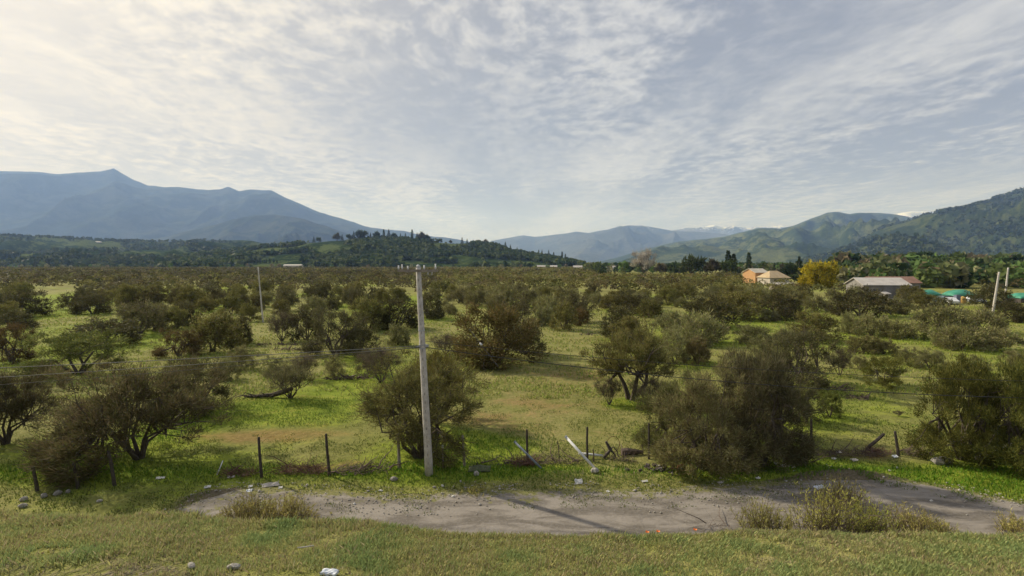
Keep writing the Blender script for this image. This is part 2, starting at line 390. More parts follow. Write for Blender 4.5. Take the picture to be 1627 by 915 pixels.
def build_track():
    xs = np.linspace(-14.5, 28, 380); vs = np.linspace(0, 1, 26)
    tp = track_top(xs); bt = np.full_like(xs, 13.6)
    X = np.repeat(xs[None], 26, 0); Y = bt[None] + (tp - bt)[None] * vs[:, None]
    lf = sstep(xs, -14.5, -9.5)
    Y = bt[None] + (Y - bt[None]) * (0.30 + 0.70 * lf)[None]
    Z = ground(X, Y) * 0 + 0.012 + 0.035 * (fbm(X * .8, Y * 1.5, 4, 71)) * np.sin(np.pi * np.clip(vs, 0, 1))[:, None] ** .5
    idx = np.arange(X.size).reshape(X.shape)
    Fc = np.stack([idx[:-1, :-1], idx[:-1, 1:], idx[1:, 1:], idx[1:, :-1]], -1).reshape(-1, 4)
    E_ = np.minimum((tp[None] - Y) / 1.3, (xs[None] + 14.0) / 7.0) - .14 - .35 * sstep(fbm(X * .35, Y * .9, 3, 88), .52, .66)
    me = mesh_np('dirt_track', np.stack([X, Y, Z], -1).reshape(-1, 3), Fc, M_TRACK, {'edge': E_.ravel()}, True)
    tag(obj('dirt_track', me), 'grey-brown gravel track below the grassy bank', kind='structure')

# ------------------------------------------------------------------ mountains
def mountain(name, label, pts, Y, mat, s0=.6, s1=1.35, nu=300, nv=70, amp=.9, k=1.0, seed=1, rough=.02, ext=500, base=-5.0):
    nu = int(nu * .86); nv = int(nv * .86); pts = sorted(pts); px = np.array([p[0] for p in pts], float); py = np.array([p[1] for p in pts], float)
    u = np.linspace(px[0], px[-1], nu)
    pyi = np.interp(u, px, py)
    cr = np.array([at(a, b, Y) for a, b in zip(u, pyi)])
    Xc = cr[:, 0]; Zc = cr[:, 2]
    H = max(Zc.max(), 10)
    Zc = Zc + rough * H * (fbm(u * .05, u * 0, 5, seed) - .5) * sstep(Zc, 0, H * .2)
    s = np.linspace(s0, s1, nv); s[np.argmin(abs(s - 1))] = 1.0
    S = np.repeat(s[:, None], nu, 1)
    X = Xc[None] * S; Yg = Y * S
    L = H * 2.2 / k
    wx = X / L + .5 * (fbm(X / L * 1.3, Yg / L * 1.3, 2, seed + 3) - .5); wy = Yg / L * .45
    rd = .62 * ridged(wx, wy, 5, seed + 5) + .38 * ridged(wx * 2.7, wy * 2.2, 4, seed + 6); fb = fbm(X / L * 3, Yg / L * 3, 6, seed + 9)
    q = np.where(S < 1, np.clip((S - s0) / (1 - s0), 0, 1), np.clip((s1 - S) / (s1 - 1), 0, 1))
    Wq = q ** 1.15
    h = Zc[None] * (Wq + amp * ((rd - .40) * 1.15 + (fb - .5) * .40) * (4 * q * (1 - q)) ** .8)
    lim = CAMZ + (Zc[None] - CAMZ) * S * (0.985 - .03 * (1 - q))
    h = np.where(np.abs(S - 1) > .001, np.minimum(h, lim), h)
    h = np.maximum(h, base) + np.where(q < .02, base, 0)
    idx = np.arange(nu * nv).reshape(nv, nu)
    Fc = np.stack([idx[:-1, :-1], idx[:-1, 1:], idx[1:, 1:], idx[1:, :-1]], -1).reshape(-1, 4)
    me = mesh_np(name, np.stack([X, Yg, h], -1).reshape(-1, 3), Fc, mat, None, True)
    tag(obj(name, me), label, kind='structure')
    return (u, s, h, X, Yg)

M_MT = hill_mat('forested_slope', (.022, .034, .020, 1), (.045, .056, .032, 1), (.085, .09, .055, 1), .004)
M_MTR = hill_mat('scrubby_slope', (.018, .032, .012, 1), (.052, .070, .022, 1), (.105, .118, .040, 1), .006, patch=.6)
M_MTM = hill_mat('grassy_slope', (.026, .044, .020, 1), (.066, .090, .036, 1), (.150, .165, .070, 1), .0035, patch=.7)
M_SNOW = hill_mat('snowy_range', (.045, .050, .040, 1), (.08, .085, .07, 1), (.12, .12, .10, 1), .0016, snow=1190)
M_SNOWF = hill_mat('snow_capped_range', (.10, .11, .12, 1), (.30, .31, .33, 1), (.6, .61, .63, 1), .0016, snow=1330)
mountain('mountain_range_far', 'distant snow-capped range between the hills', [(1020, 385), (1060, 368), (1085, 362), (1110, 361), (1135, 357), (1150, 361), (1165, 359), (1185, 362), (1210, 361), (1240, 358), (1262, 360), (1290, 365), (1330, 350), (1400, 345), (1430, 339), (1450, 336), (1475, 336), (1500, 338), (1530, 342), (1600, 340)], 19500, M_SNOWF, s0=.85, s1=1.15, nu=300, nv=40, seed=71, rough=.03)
mountain('mountain_range_middle', 'blue range with a dusting of snow at its top', [(760, 400), (780, 383), (800, 379), (830, 374), (850, 376), (870, 374), (895, 371), (915, 368), (935, 370), (950, 367), (965, 365), (985, 359), (1000, 357), (1020, 358), (1045, 362), (1070, 367), (1110, 368), (1150, 372), (1200, 380), (1260, 392)], 16500, M_SNOW, s0=.62, s1=1.2, nu=320, nv=70, seed=81, rough=.02, amp=.8)
mountain('mountain_ridge_left', 'long blue mountain ridge with a pointed peak on the left', [(-420, 262), (-300, 258), (-200, 268), (-100, 262), (0, 272), (50, 273), (95, 277), (130, 274), (160, 272), (180, 267), (195, 275), (210, 284), (235, 294), (260, 296), (290, 297), (330, 302), (350, 301), (362, 297), (380, 303), (400, 301), (430, 302), (450, 312), (480, 325), (510, 338), (550, 350), (590, 361), (640, 367), (680, 374), (740, 382), (775, 390), (800, 405)], 12000, M_MT, s0=.55, s1=1.2, nu=420, nv=110, seed=11, k=1.8, amp=.42)
mountain('mountain_spur_left', 'darker blue spur in front of the pointed ridge', [(-420, 372), (-100, 376), (0, 374), (60, 378), (160, 384), (250, 378), (330, 360), (370, 348), (405, 342), (440, 341), (480, 347), (520, 360), (560, 374), (600, 386), (640, 400)], 7600, M_MT, s0=.6, s1=1.12, nu=320, nv=80, seed=23, k=1.6, amp=.6)
mountain('mountain_range_right', 'rounded blue-green mountains on the right of the valley', [(950, 416), (985, 408), (1010, 400), (1040, 392), (1075, 384), (1110, 380), (1150, 376), (1180, 368), (1207, 362), (1240, 363), (1262, 358), (1290, 347), (1315, 338), (1332, 336), (1350, 340), (1368, 338), (1400, 338), (1425, 341), (1450, 346), (1520, 352), (1700, 360), (1900, 356)], 9500, M_MTM, s0=.40, s1=1.2, nu=360, nv=110, seed=35, k=1.5, amp=1.1)
mountain('mountain_spurs_right', 'green spurs in front of the rounded mountains', [(1060, 412), (1100, 402), (1140, 398), (1170, 388), (1215, 378), (1250, 382), (1290, 368), (1330, 366), (1360, 358), (1400, 356), (1450, 366), (1500, 372), (1600, 380), (1800, 384)], 6600, M_MTM, s0=.5, s1=1.15, nu=320, nv=90, seed=47, k=1.7, amp=1.0)
slopeR = mountain('mountain_slope_right', 'near green mountain slope rising to the right edge', [(1270, 416), (1320, 404), (1365, 385), (1390, 368), (1412, 360), (1440, 352), (1470, 341), (1500, 335), (1530, 331), (1560, 322), (1590, 313), (1627, 300), (1700, 285), (1780, 262), (1900, 250), (2050, 255), (2250, 270)], 4200, M_MTR, s0=.5, s1=1.25, nu=460, nv=130, seed=59, k=1.6, amp=1.0)
M_HILL = hill_mat('wooded_hill', (.026, .046, .018, 1), (.060, .088, .032, 1), (.125, .155, .055, 1), .009, patch=.85)
hillL = mountain('hill_left', 'low hazy wooded hills with small meadows on the left', [(-500, 366), (-200, 372), (-60, 373), (0, 374), (70, 376), (130, 380), (200, 384), (260, 384), (330, 382), (400, 382), (440, 390), (500, 398), (560, 410)], 2900, M_HILL, s0=.42, s1=1.2, nu=300, nv=80, seed=91, k=1.2, amp=.7, rough=.05)
hillC = mountain('hill_middle', 'wooded hill with dark conifers along its crest', [(250, 414), (330, 404), (400, 396), (450, 391), (490, 386), (525, 383), (560, 381), (600, 379), (650, 382), (690, 385), (720, 387), (760, 387), (790, 393), (810, 400), (835, 404), (870, 409), (905, 416), (930, 422)], 1500, M_HILL, s0=.62, s1=1.2, nu=300, nv=70, seed=97, k=1.0, amp=.35, rough=.03)

# ------------------------------------------------------------------ foliage generators
def leaves(P, D, L, W, C, r):
    """rhombic sprays: base P, direction D, length L, width W, colour C"""
    n = len(P); R = r.normal(size=(n, 3)); S = np.cross(D, R); S /= np.linalg.norm(S, axis=1, keepdims=True) + 1e-9
    Lc = L[:, None]; Wc = W[:, None]
    a = P; b = P + D * Lc * .45 + S * Wc * .5; c = P + D * Lc; d = P + D * Lc * .55 - S * Wc * .5
    V = np.stack([a, b, c, d], 1).reshape(-1, 3)
    Fc = np.arange(n * 4).reshape(n, 4)
    return V, Fc, np.repeat(C, 4, 0)
def puff_foliage(r, cen, rad, n, Lr, Wr, cols, org, out=.7, up=.35, rnd=.7, flat=.8):
    K = len(cen); k = r.integers(0, K, n)
    u = r.normal(size=(n, 3)); u /= np.linalg.norm(u, axis=1, keepdims=True)
    rr = r.random(n) ** .45
    off = u * (rad[k] * rr)[:, None]; off[:, 2] *= flat
    P = cen[k] + off
    o = P - org; o /= np.linalg.norm(o, axis=1, keepdims=True) + 1e-9
    D = o * out + np.array([0, 0, up]) + r.normal(size=(n, 3)) * rnd * .5 + u * .35
    D /= np.linalg.norm(D, axis=1, keepdims=True)
    L = r.uniform(Lr[0], Lr[1], n); W = r.uniform(Wr[0], Wr[1], n)
    cols = np.array(cols); ci = r.integers(0, len(cols), n)
    pb = r.uniform(.66, 1.34, K)[k]
    C = cols[ci] * (pb * r.uniform(.75, 1.25, n))[:, None]
    return leaves(P, D, L, W, C, r)
def cat(parts):
    V = []; Fc = []; C = []; b = 0
    for v, f, c in parts: V.append(v); Fc.append(f + b); C.append(c); b += len(v)
    return np.concatenate(V), np.concatenate(Fc), np.concatenate(C)
OLV = [(.150, .142, .046), (.125, .130, .036), (.175, .152, .058), (.145, .115, .052), (.20, .185, .062)]
BRN = [(.122, .108, .058), (.108, .100, .046), (.138, .116, .066), (.112, .114, .042)]
PAL = [(.205, .195, .085), (.180, .182, .066), (.235, .210, .110), (.180, .150, .085), (.205, .210, .075)]
GRN = [(.105, .128, .034), (.135, .150, .038), (.085, .105, .028), (.160, .160, .048)]
DKG = [(.030, .048, .020), (.040, .058, .022), (.055, .068, .026)]

def limbs(r, targets, base_r, stems, H, spread=.5, kink=.10):
    mb = MB(); T = np.array(targets)
    az0 = r.uniform(0, 6.28)
    forks = []
    for s_ in range(stems):
        a = az0 + s_ * 2 * math.pi / stems + r.uniform(-.3, .3)
        f = np.array([math.cos(a), math.sin(a), 0]) * spread * H * r.uniform(.25, .5) + np.array([0, 0, H * r.uniform(.25, .42)])
        b0 = np.array([math.cos(a), math.sin(a), 0]) * base_r * .8
        mid = b0 + (f - b0) * .5 + r.normal(size=3) * kink * H * .3
        mb.tube([b0 - np.array([0, 0, .15]), b0 + (mid - b0) * .4, mid, f], [base_r * 1.15, base_r * .85, base_r * .7, base_r * .55], 6)
        forks.append(f)
    for tg in T:
        d = [np.linalg.norm((tg - f)[:2]) for f in forks]; f = forks[int(np.argmin(d))]
        m1 = f + (tg - f) * .4 + r.normal(size=3) * kink * H * .5; m1[2] -= .05 * H
        m2 = f + (tg - f) * .75 + r.normal(size=3) * kink * H * .35
        mb.tube([f, m1, m2, tg], [base_r * .5, base_r * .32, base_r * .2, base_r * .06], 4, False)
        for q in range(2):
            e = tg + r.normal(size=3) * np.array([.4, .4, .3]); mb.tube([m2, (m2 + e) / 2 + r.normal(size=3) * .08, e], [base_r * .17, base_r * .1, base_r * .04], 3, False)
    for q in range(len(T) // 2):
        tg = T[r.integers(0, len(T))]; d = tg - np.array([0, 0, H * .15]); d = d / (np.linalg.norm(d) + 1e-9) + r.normal(size=3) * .25 + np.array([0, 0, .25])
        e1 = tg + d * r.uniform(.25, .5); e2 = e1 + (d + r.normal(size=3) * .35) * r.uniform(.2, .4)
        mb.tube([tg, e1, e2], [base_r * .11, base_r * .07, .004], 3, False)
    return mb
def dome_tree(seed, n, Wr, Lr, cols, W=4.6, H=4.0, K=64, low=-.10, cy=.34, stems=4, base_r=.10, ntar=22, rad=(.34, .62), hole=0.0, spread=.5, rnd=.8, out=.7, up=.35, skirt=0.0):
    r = np.random.default_rng(seed)
    org = np.array([0, 0, H * .12]); cz = H * cy
    NB = int(r.integers(8, 13)); ga = r.uniform(0, 6.28)
    bc = []; br = []
    for b in range(NB):
        a = ga + b * 2.399; e_ = math.asin(np.clip(low + (1 - low) * ((b + .5) / NB) ** 1.0, -1, .98)) + r.normal() * .12; q = r.uniform(.55, .82) if b % 4 else r.uniform(.82, .98)
        bc.append([math.cos(a) * math.cos(e_) * (W / 2) * q * .80, math.sin(a) * math.cos(e_) * (W / 2) * q * .80, cz + math.sin(e_) * (H - cz) * q * .86]); br.append(W * r.uniform(.13, .25))
    bc.append([0, 0, cz + (H - cz) * .25]); br.append(W * .24)
    for b in range(int(skirt * 8)):
        a = r.uniform(0, 6.28); bc.append([math.cos(a) * W * .33, math.sin(a) * W * .33, H * .16]); br.append(W * .15)
    bc = np.array(bc); br = np.array(br); kb = r.integers(0, len(bc), K)
    u = r.normal(size=(K, 3)); u /= np.linalg.norm(u, axis=1, keepdims=True)
    cen = bc[kb] + u * (br[kb] * r.uniform(.55, 1.08, K))[:, None] * np.array([1, 1, .82])
    rd = r.uniform(rad[0], rad[1], K) * (.54 if n > 9000 else .72)
    cen[:, 2] = np.clip(cen[:, 2], rd * .5, H)
    if hole > 0: keep_ = r.random(K) > hole; cen = cen[keep_]; rd = rd[keep_]
    cols = np.array(cols)
    fol = puff_foliage(r, cen, rd, n, Lr, Wr, cols, org, out=out * .8, up=up, rnd=rnd * 1.5)
    nw = n // 6; kk = r.integers(0, len(cen), nw); d0 = cen[kk] - org; d0 /= np.linalg.norm(d0, axis=1, keepdims=True)
    d0 = d0 * .8 + np.array([0, 0, up * .9]) + r.normal(size=(nw, 3)) * .5; d0 /= np.linalg.norm(d0, axis=1, keepdims=True)
    cc = cols[r.integers(0, len(cols), nw)] * r.uniform(.7, 1.2, nw)[:, None]
    fol = cat([fol, leaves(cen[kk] + d0 * (rd[kk] * .7)[:, None] + r.normal(size=(nw, 3)) * .10, d0, r.uniform(Lr[1] * .8, Lr[1] * 2.2, nw), r.uniform(Wr[0] * .6, Wr[1] * .6, nw), cc, r)])
    V, Fc, C = fol
    V[:, 2] = np.maximum(V[:, 2], .03)
    cme = mesh_np('crown', V, Fc, M_FOL, {'Col': C})
    sel = r.permutation(len(cen))[:ntar]
    tme = limbs(r, cen[sel], base_r, stems, H, spread).me('trunk', M_BARK)
    Wt = (np.percentile(V[:, 0], 97.5) - np.percentile(V[:, 0], 2.5)) * .5 + (np.percentile(V[:, 1], 97.5) - np.percentile(V[:, 1], 2.5)) * .5
    return dict(crown=cme, trunk=tme, W=Wt * 1.17, H=np.percentile(V[:, 2], 99.3))
def lod(fn_kw, near_n=15000, seeds=(1, 2, 3)):
    out = {}
    out['near'] = [dome_tree(s, int(near_n * 1.05), (.024, .056), (.06, .17), **fn_kw) for s in seeds]
    out['mid'] = [dome_tree(s + 20, int(near_n / 2.6), (.06, .125), (.12, .28), **fn_kw) for s in seeds]
    out['far'] = [dome_tree(s + 40, near_n // 16, (.15, .30), (.26, .52), **fn_kw) for s in seeds[:3]]
    return out
A_ESP = lod(dict(cols=OLV, low=-.42, cy=.38, stems=3, K=150, skirt=.35), 15000, (1, 2, 3))          # umbrella acacia on a short trunk
A_BRN = lod(dict(cols=BRN, low=-.45, cy=.38, stems=4, rnd=1.0, K=140, skirt=.4), 12000, (5, 6))
A_PAL = lod(dict(cols=PAL, low=-.30, cy=.28, stems=6, base_r=.05, W=4.4, H=2.9, K=140, hole=.12, up=.55, skirt=.4), 12000, (8, 9))     # low pale shrub
A_GRN = lod(dict(cols=GRN, low=-.35, cy=.38, stems=5, base_r=.08, K=150, skirt=.4), 15000, (11, 12))
A_DRK = lod(dict(cols=[(.088, .080, .036), (.072, .074, .028), (.105, .085, .045)], low=-.6, cy=.38, stems=4, K=170, skirt=.9), 14000, (13, 14))
# thorny thicket types by the fence
def droopy(seed):
    return dome_tree(seed, 29000, (.018, .042), (.06, .20), OLV + BRN[:2], W=5.4, H=4.6, K=260, skirt=.3, low=-.42, cy=.44, stems=6, base_r=.11, ntar=44, rad=(.30, .60), up=-.05, out=.75, rnd=.9)
A_FENCE = [droopy(101)]
A_OPENV = [dome_tree(111, 17000, (.018, .042), (.07, .24), OLV, W=4.6, H=4.4, K=130, low=.02, cy=.42, stems=3, base_r=.13, ntar=52, spread=.55, up=.65)]
A_TWIG = [dome_tree(121, 5200, (.012, .028), (.15, .5), [(.11, .085, .065), (.10, .095, .05), (.13, .10, .08)], W=4.4, H=3.8, K=60, low=-.1, cy=.4, stems=6, base_r=.07, ntar=56, rad=(.3, .7), up=.5)]
A_LEFTB = [dome_tree(131, 24000, (.018, .044), (.08, .30), [(.140, .110, .062), (.120, .105, .050), (.125, .125, .045), (.165, .13, .075)], W=6.2, H=4.4, K=220, skirt=.3, low=-.3, cy=.40, stems=8, base_r=.08, ntar=70, rad=(.35, .75), up=.6)]
A_THICK = [dome_tree(141, 29000, (.022, .052), (.06, .20), [(.19, .17, .078), (.150, .148, .055), (.165, .13, .075), (.215, .20, .09)], W=4.6, H=4.3, K=260, skirt=1.0, low=-.6, cy=.42, stems=7, base_r=.07, ntar=40, up=.2)]
A_DTHICK = [dome_tree(151, 29000, (.020, .046), (.07, .26), [(.095, .080, .045), (.080, .080, .034), (.11, .09, .055), (.13, .12, .065)], W=4.6, H=4.4, K=260, skirt=1.0, low=-.6, cy=.40, stems=7, base_r=.08, ntar=60, up=.1)]
A_DOME = [dome_tree(171, 13000, (.035, .085), (.10, .24), [(.12, .105, .045), (.10, .10, .036), (.14, .11, .055)], W=5.0, H=4.2, K=220, low=-.55, cy=.40, stems=5, base_r=.10, ntar=30, rad=(.5, .85), skirt=.9)]
A_RIGHT = [dome_tree(161, 30000, (.020, .048), (.06, .22), [(.155, .150, .038), (.110, .120, .030), (.185, .17, .046), (.08, .088, .028)], W=5.2, H=5.0, K=260, skirt=1.0, low=-.5, cy=.46, stems=6, base_r=.10, ntar=44, up=.45)]

count = {}
def place(arch, x, y, w_, h_, label, name='acacia_tree', cat_='tree', group=None, tint=(1, 1, 1), rz=None, parts=('trunk', 'crown'), z=None, depth=1.0):
    rz = random.uniform(0, 6.28) if rz is None else rz
    e = empty(name, (x, y, (gz(x, y) if z is None else z)), label, cat_, group, rz, (w_ / arch['W'], w_ / arch['W'] * depth, h_ / arch['H']))
    if 'trunk' in arch: obj(parts[0], arch['trunk'], e)
    c = obj(parts[1], arch['crown'], e); c.color = (*tint, 1)
    return e
def lodpick(A, Y, i):
    if isinstance(A, list): return A[i % len(A)]
    k = 'near' if Y < 48 else ('mid' if Y < 130 else 'far')
    return A[k][i % len(A[k])]

# hand-placed: (base px, base py, crown px, height px, archetype, label)
E, B, P_, Gn, D_ = A_ESP, A_BRN, A_PAL, A_GRN, A_DRK
TREES = [
 (668, 727, 212, 160, A_FENCE, 'big dark olive acacia bush just behind the concrete utility pole'),
 (690, 672, 100, 112, A_OPENV, 'thin olive tree rising behind the big bush at the utility pole', (1.15, 1.1, .9)),
 (1003, 634, 140, 108, A_OPENV, 'V-shaped acacia tree with bare forked trunk in the middle meadow'),
 (788, 576, 145, 90, A_DOME, 'large dark rounded acacia right of the utility pole in the clearing', (1.25, 1.1, 1)),
 (835, 562, 62, 56, B, 'brown acacia touching the right side of the large dark rounded one'),
 (222, 728, 240, 150, A_LEFTB, 'big reddish-brown many-stemmed thorn tree in the left foreground'),
 (308, 652, 120, 80, D_, 'dark acacia behind the big reddish thorn tree, pale tips at its foot'),
 (10, 705, 150, 120, A_LEFTB, 'dark purple-brown thorn bush at the left edge of the foreground', (.7, .7, .75)),
 (132, 712, 84, 76, A_TWIG, 'nearly bare reddish bush left of the big reddish thorn tree', (1, .75, .75)),
 (125, 592, 140, 66, Gn, 'olive spreading bush left of the meadow, under the black cables'),
 (168, 548, 92, 42, B, 'flat-topped brown acacia beside the left meadow'),
 (18, 574, 74, 58, B, 'reddish rounded acacia at the left edge of the meadow', (1.1, .85, .8)),
 (20, 522, 62, 28, D_, 'low dark bush at the left edge below the bright glade'),
 (147, 498, 54, 33, D_, 'dark round acacia on the bright left glade'),
 (112, 492, 38, 26, D_, 'small acacia touching the dark round one on the left glade'),
 (42, 502, 66, 38, D_, 'dark wide acacia at the near end of the left glade'),
 (222, 530, 72, 50, B, 'brown acacia with V-shaped trunk at the left of the meadow'),
 (246, 524, 44, 34, B, 'small brown acacia just right of the V-trunked one'),
 (282, 522, 42, 34, E, 'small olive acacia between the V-trunked one and its twin-stemmed neighbour'),
 (298, 518, 36, 32, D_, 'dark small acacia left of the branching olive tree'),
 (338, 558, 84, 60, E, 'olive acacia with visible branching trunk, left of the slim dark one'),
 (285, 566, 66, 42, B, 'reddish-brown bush left of the branching olive acacia', (1.1, .85, .8)),
 (386, 546, 32, 42, D_, 'slim dark acacia standing on a clear single trunk'),
 (364, 546, 38, 42, D_, 'dark narrow acacia tucked behind the slim single-trunked one'),
 (397, 510, 34, 28, E, 'little olive acacia at the foot of the distant left pole'),
 (380, 586, 54, 36, P_, 'pale twiggy shrub below the branching olive acacia'),
 (360, 604, 42, 34, P_, 'small pale shrub at the right rim of the left foreground thicket'),
 (448, 542, 46, 48, A_TWIG, 'half-bare leaning acacia right of the slim dark tree'),
 (487, 540, 60, 50, B, 'brown acacia with a bare trunk at the left of the central clump'),
 (534, 566, 100, 72, B, 'tall brown acacia, largest of the clump left of the utility pole'),
 (572, 560, 62, 44, D_, 'dark low bush at the right foot of the central brown clump'),
 (583, 526, 56, 50, E, 'olive acacia on two short trunks left of the utility pole'),
 (603, 524, 40, 44, D_, 'dark acacia between the two-trunked one and the round one'),
 (632, 522, 66, 44, D_, 'round dark acacia immediately left of the utility pole'),
 (680, 506, 52, 40, D_, 'dark acacia directly right of the upper utility pole'),
 (632, 548, 40, 32, P_, 'pale low shrub left of the utility pole on the bright grass'),
 (462, 634, 76, 54, A_TWIG, 'twisted small acacia growing beside a fallen log on bright grass', (1, 1.1, .8)),
 (440, 598, 46, 32, P_, 'grey-green shrub up the meadow from the twisted acacia'),
 (484, 603, 42, 42, A_TWIG, 'leafless-looking small shrub between two pale ones, left meadow'),
 (529, 600, 38, 36, P_, 'pale fan-shaped shrub in the meadow left of the pole'),
 (605, 606, 66, 58, A_TWIG, 'leaning brown acacia half bare, left of the pole at mid meadow'),
 (586, 594, 40, 40, B, 'small brown tree leaning at the left of the half-bare acacia'),
 (714, 500, 26, 16, P_, 'tiny pale shrub on the grass right of the pole'),
 (708, 562, 46, 32, A_TWIG, 'wispy bare shrub at the left of the large dark rounded acacia'),
 (820, 515, 60, 36, B, 'brown acacia rising behind the large dark rounded one'),
 (866, 516, 34, 30, P_, 'pale shrub at the far edge of the tan clearing'),
 (896, 524, 44, 42, E, 'dark acacia on a straight trunk at the far edge of the tan clearing'),
 (918, 511, 60, 44, B, 'reddish-brown acacia behind the straight-trunked one'),
 (922, 518, 28, 28, B, 'small reddish bush right of the straight-trunked acacia', (1.15, .85, .8)),
 (985, 537, 62, 46, D_, 'dark acacia above the V-shaped tree, left of its twin'),
 (1003, 546, 62, 42, E, 'olive acacia above the V-shaped tree, right-hand of the twins'),
 (972, 493, 42, 28, E, 'small olive acacia in the middle distance above the twins'),
 (1032, 505, 46, 28, E, 'little umbrella acacia with a short trunk right of the middle'),
 (1008, 500, 50, 30, D_, 'low dark acacia left of the little umbrella acacia'),
 (1128, 519, 86, 48, D_, 'dark ragged wide acacia at right of centre'),
 (1165, 508, 80, 44, E, 'broad olive acacia behind the dark ragged one'),
 (1065, 532, 56, 36, P_, 'pale brown shrub left below the dark ragged acacia'),
 (1112, 546, 86, 46, P_, 'wide pale shrub in front of the dark ragged acacia'),
 (1139, 542, 34, 26, B, 'little brown shrub touching the wide pale one'),
 (1072, 578, 84, 54, P_, 'pale leafy shrub right of the V-shaped tree'),
 (1108, 580, 54, 42, P_, 'brownish pale shrub at the right of the leafy one', (1, .85, .9)),
 (968, 642, 42, 44, A_TWIG, 'thin bare shrub at the left foot of the V-shaped tree'),
 (1036, 650, 62, 52, A_TWIG, 'wispy shrub at the right foot of the V-shaped tree'),
 (1120, 750, 168, 164, A_THICK, 'pale olive thicket at the fence, nearest of the right centre bushes'),
 (1070, 716, 120, 120, A_THICK, 'pale olive bush left behind the nearest thicket, over a dark post', (.85, .9, .8)),
 (1210, 738, 150, 165, A_DTHICK, 'dark tangled thorn mass right of the pale olive thicket'),
 (1180, 690, 130, 130, A_LEFTB, 'half-bare brown thorn tree rising behind the dark tangled mass'),
 (1272, 612, 118, 84, B, 'wide brown acacia arching over shade, right of the thicket'),
 (1268, 668, 74, 58, P_, 'grey shrub at the right shoulder of the dark tangled mass', (.75, .75, .75)),
 (1318, 662, 38, 40, Gn, 'small green upright shrub at the right of the grey one'),
 (1215, 584, 74, 44, P_, 'pale shrub above the half-bare brown thorn tree'),
 (1195, 545, 56, 28, P_, 'low pale shrub in the grass right of the ragged acacia'),
 (1235, 507, 74, 46, D_, 'dark acacia right of the broad olive one'),
 (1222, 512, 30, 18, P_, 'small grey shrub at the foot of the dark right acacia', (.8, .8, .9)),
 (1298, 494, 40, 24, P_, 'round pale shrub in the green gap below the yellow tree'),
 (1268, 483, 30, 15, P_, 'tiny round shrub left below the yellow tree'),
 (1367, 502, 88, 44, D_, 'broad dark oval acacia in front of the metal-roofed shed'),
 (1427, 499, 42, 24, P_, 'low round shrub right of the dark oval acacia'),
 (1466, 490, 42, 26, E, 'umbrella acacia left of the green tarpaulins'),
 (1292, 542, 70, 44, E, 'dense olive acacia above the wide arching one'),
 (1248, 545, 40, 22, P_, 'small pale shrub left of the dense olive acacia'),
 (1348, 530, 30, 32, P_, 'narrow pale shrub, left end of the shrub row', ),
 (1384, 534, 56, 34, P_, 'broad pale shrub, middle of the shrub row'),
 (1430, 538, 60, 26, P_, 'long low shrub, right end of the shrub row', (.85, .85, .8)),
 (1469, 542, 11, 13, Gn, 'tiny lone green bush beyond the right end of the shrub row'),
 (1372, 560, 54, 27, P_, 'low brown shrub below the row, left of a pair', (.85, .8, .75)),
 (1404, 563, 38, 24, P_, 'low brown shrub below the row, right of a pair', (.85, .8, .8)),
 (1441, 578, 34, 26, P_, 'small brown shrub in the right meadow beside a wider one'),
 (1477, 584, 56, 29, P_, 'wide brown low shrub alone in the right meadow'),
 (1405, 611, 66, 48, Gn, 'round olive shrub in the middle of the right meadow', (1.2, 1.05, 1)),
 (1366, 588, 34, 22, P_, 'faint grey shrub behind the round olive one'),
 (1334, 598, 38, 46, A_TWIG, 'thin half-bare shrub left of the round olive one'),
 (1528, 730, 160, 156, A_RIGHT, 'large olive-green acacia over deep shade near the right edge'),
 (1640, 752, 170, 180, A_RIGHT, 'large olive-green acacia cut off by the right edge'),
 (1575, 722, 90, 120, D_, 'dark bush filling the gap between the two large right acacias'),
 (1492, 528, 72, 42, P_, 'pale shrub at the left end of the right shrub belt'),
 (1555, 528, 70, 36, P_, 'pale shrub in the middle of the right shrub belt'),
 (1528, 557, 70, 38, P_, 'pale olive shrub at the near side of the right shrub belt'),
 (1583, 556, 64, 34, P_, 'pale olive shrub near the right end of the shrub belt'),
 (1505, 552, 46, 26, P_, 'small shrub between two bigger ones of the right belt'),
 (1616, 590, 48, 32, P_, 'pale shrub at the right edge above the large acacia'),
 (1543, 592, 46, 28, P_, 'sparse pale shrub above the large olive-green acacia'),
 (1572, 490, 66, 36, D_, 'dark bush behind the nearer leaning right pole'),
 (1612, 512, 50, 30, D_, 'dark low bush right of the nearer leaning right pole'),
 (1428, 660, 14, 9, A_TWIG, 'tiny dry shrub alone on the right meadow'),
 (700, 470, 40, 24, E, 'olive acacia right behind the upper utility pole'),
 (760, 486, 46, 26, P_, 'pale shrub behind the clearing, right of the pole'),
 (800, 482, 50, 30, P_, 'pale rounded shrub behind the clearing'),
 (740, 476, 40, 22, P_, 'small pale shrub behind the clearing'),
 (840, 488, 46, 28, P_, 'greenish pale shrub far side of the tan clearing'),
]
placed = []
for i, tdef in enumerate(TREES):
    bx, by, wpx, hpx, A, lab = tdef[:6]; tint = tdef[6] if len(tdef) > 6 else (1, 1, 1)
    x, y = G(bx, by); w_ = wpx / F * y; h_ = hpx / F * y * 1.03
    a = lodpick(A, y, i)
    shrub = A is P_ or A is A_TWIG
    place(a, x, y, w_, h_, lab, name='shrub' if shrub else 'acacia_tree', cat_='shrub' if shrub else 'tree', tint=tint,
          group=None, parts=('stem', 'foliage') if shrub else ('trunk', 'crown'), rz=(0.0 if isinstance(A, list) and len(A) == 1 else None), depth=.62 if A is A_FENCE or A is A_THICK or A is A_DTHICK or A is A_RIGHT else 1.0)
    placed.append((x, y, w_ / 2)); TREE_SPOTS.append((x, y, w_ / 2))

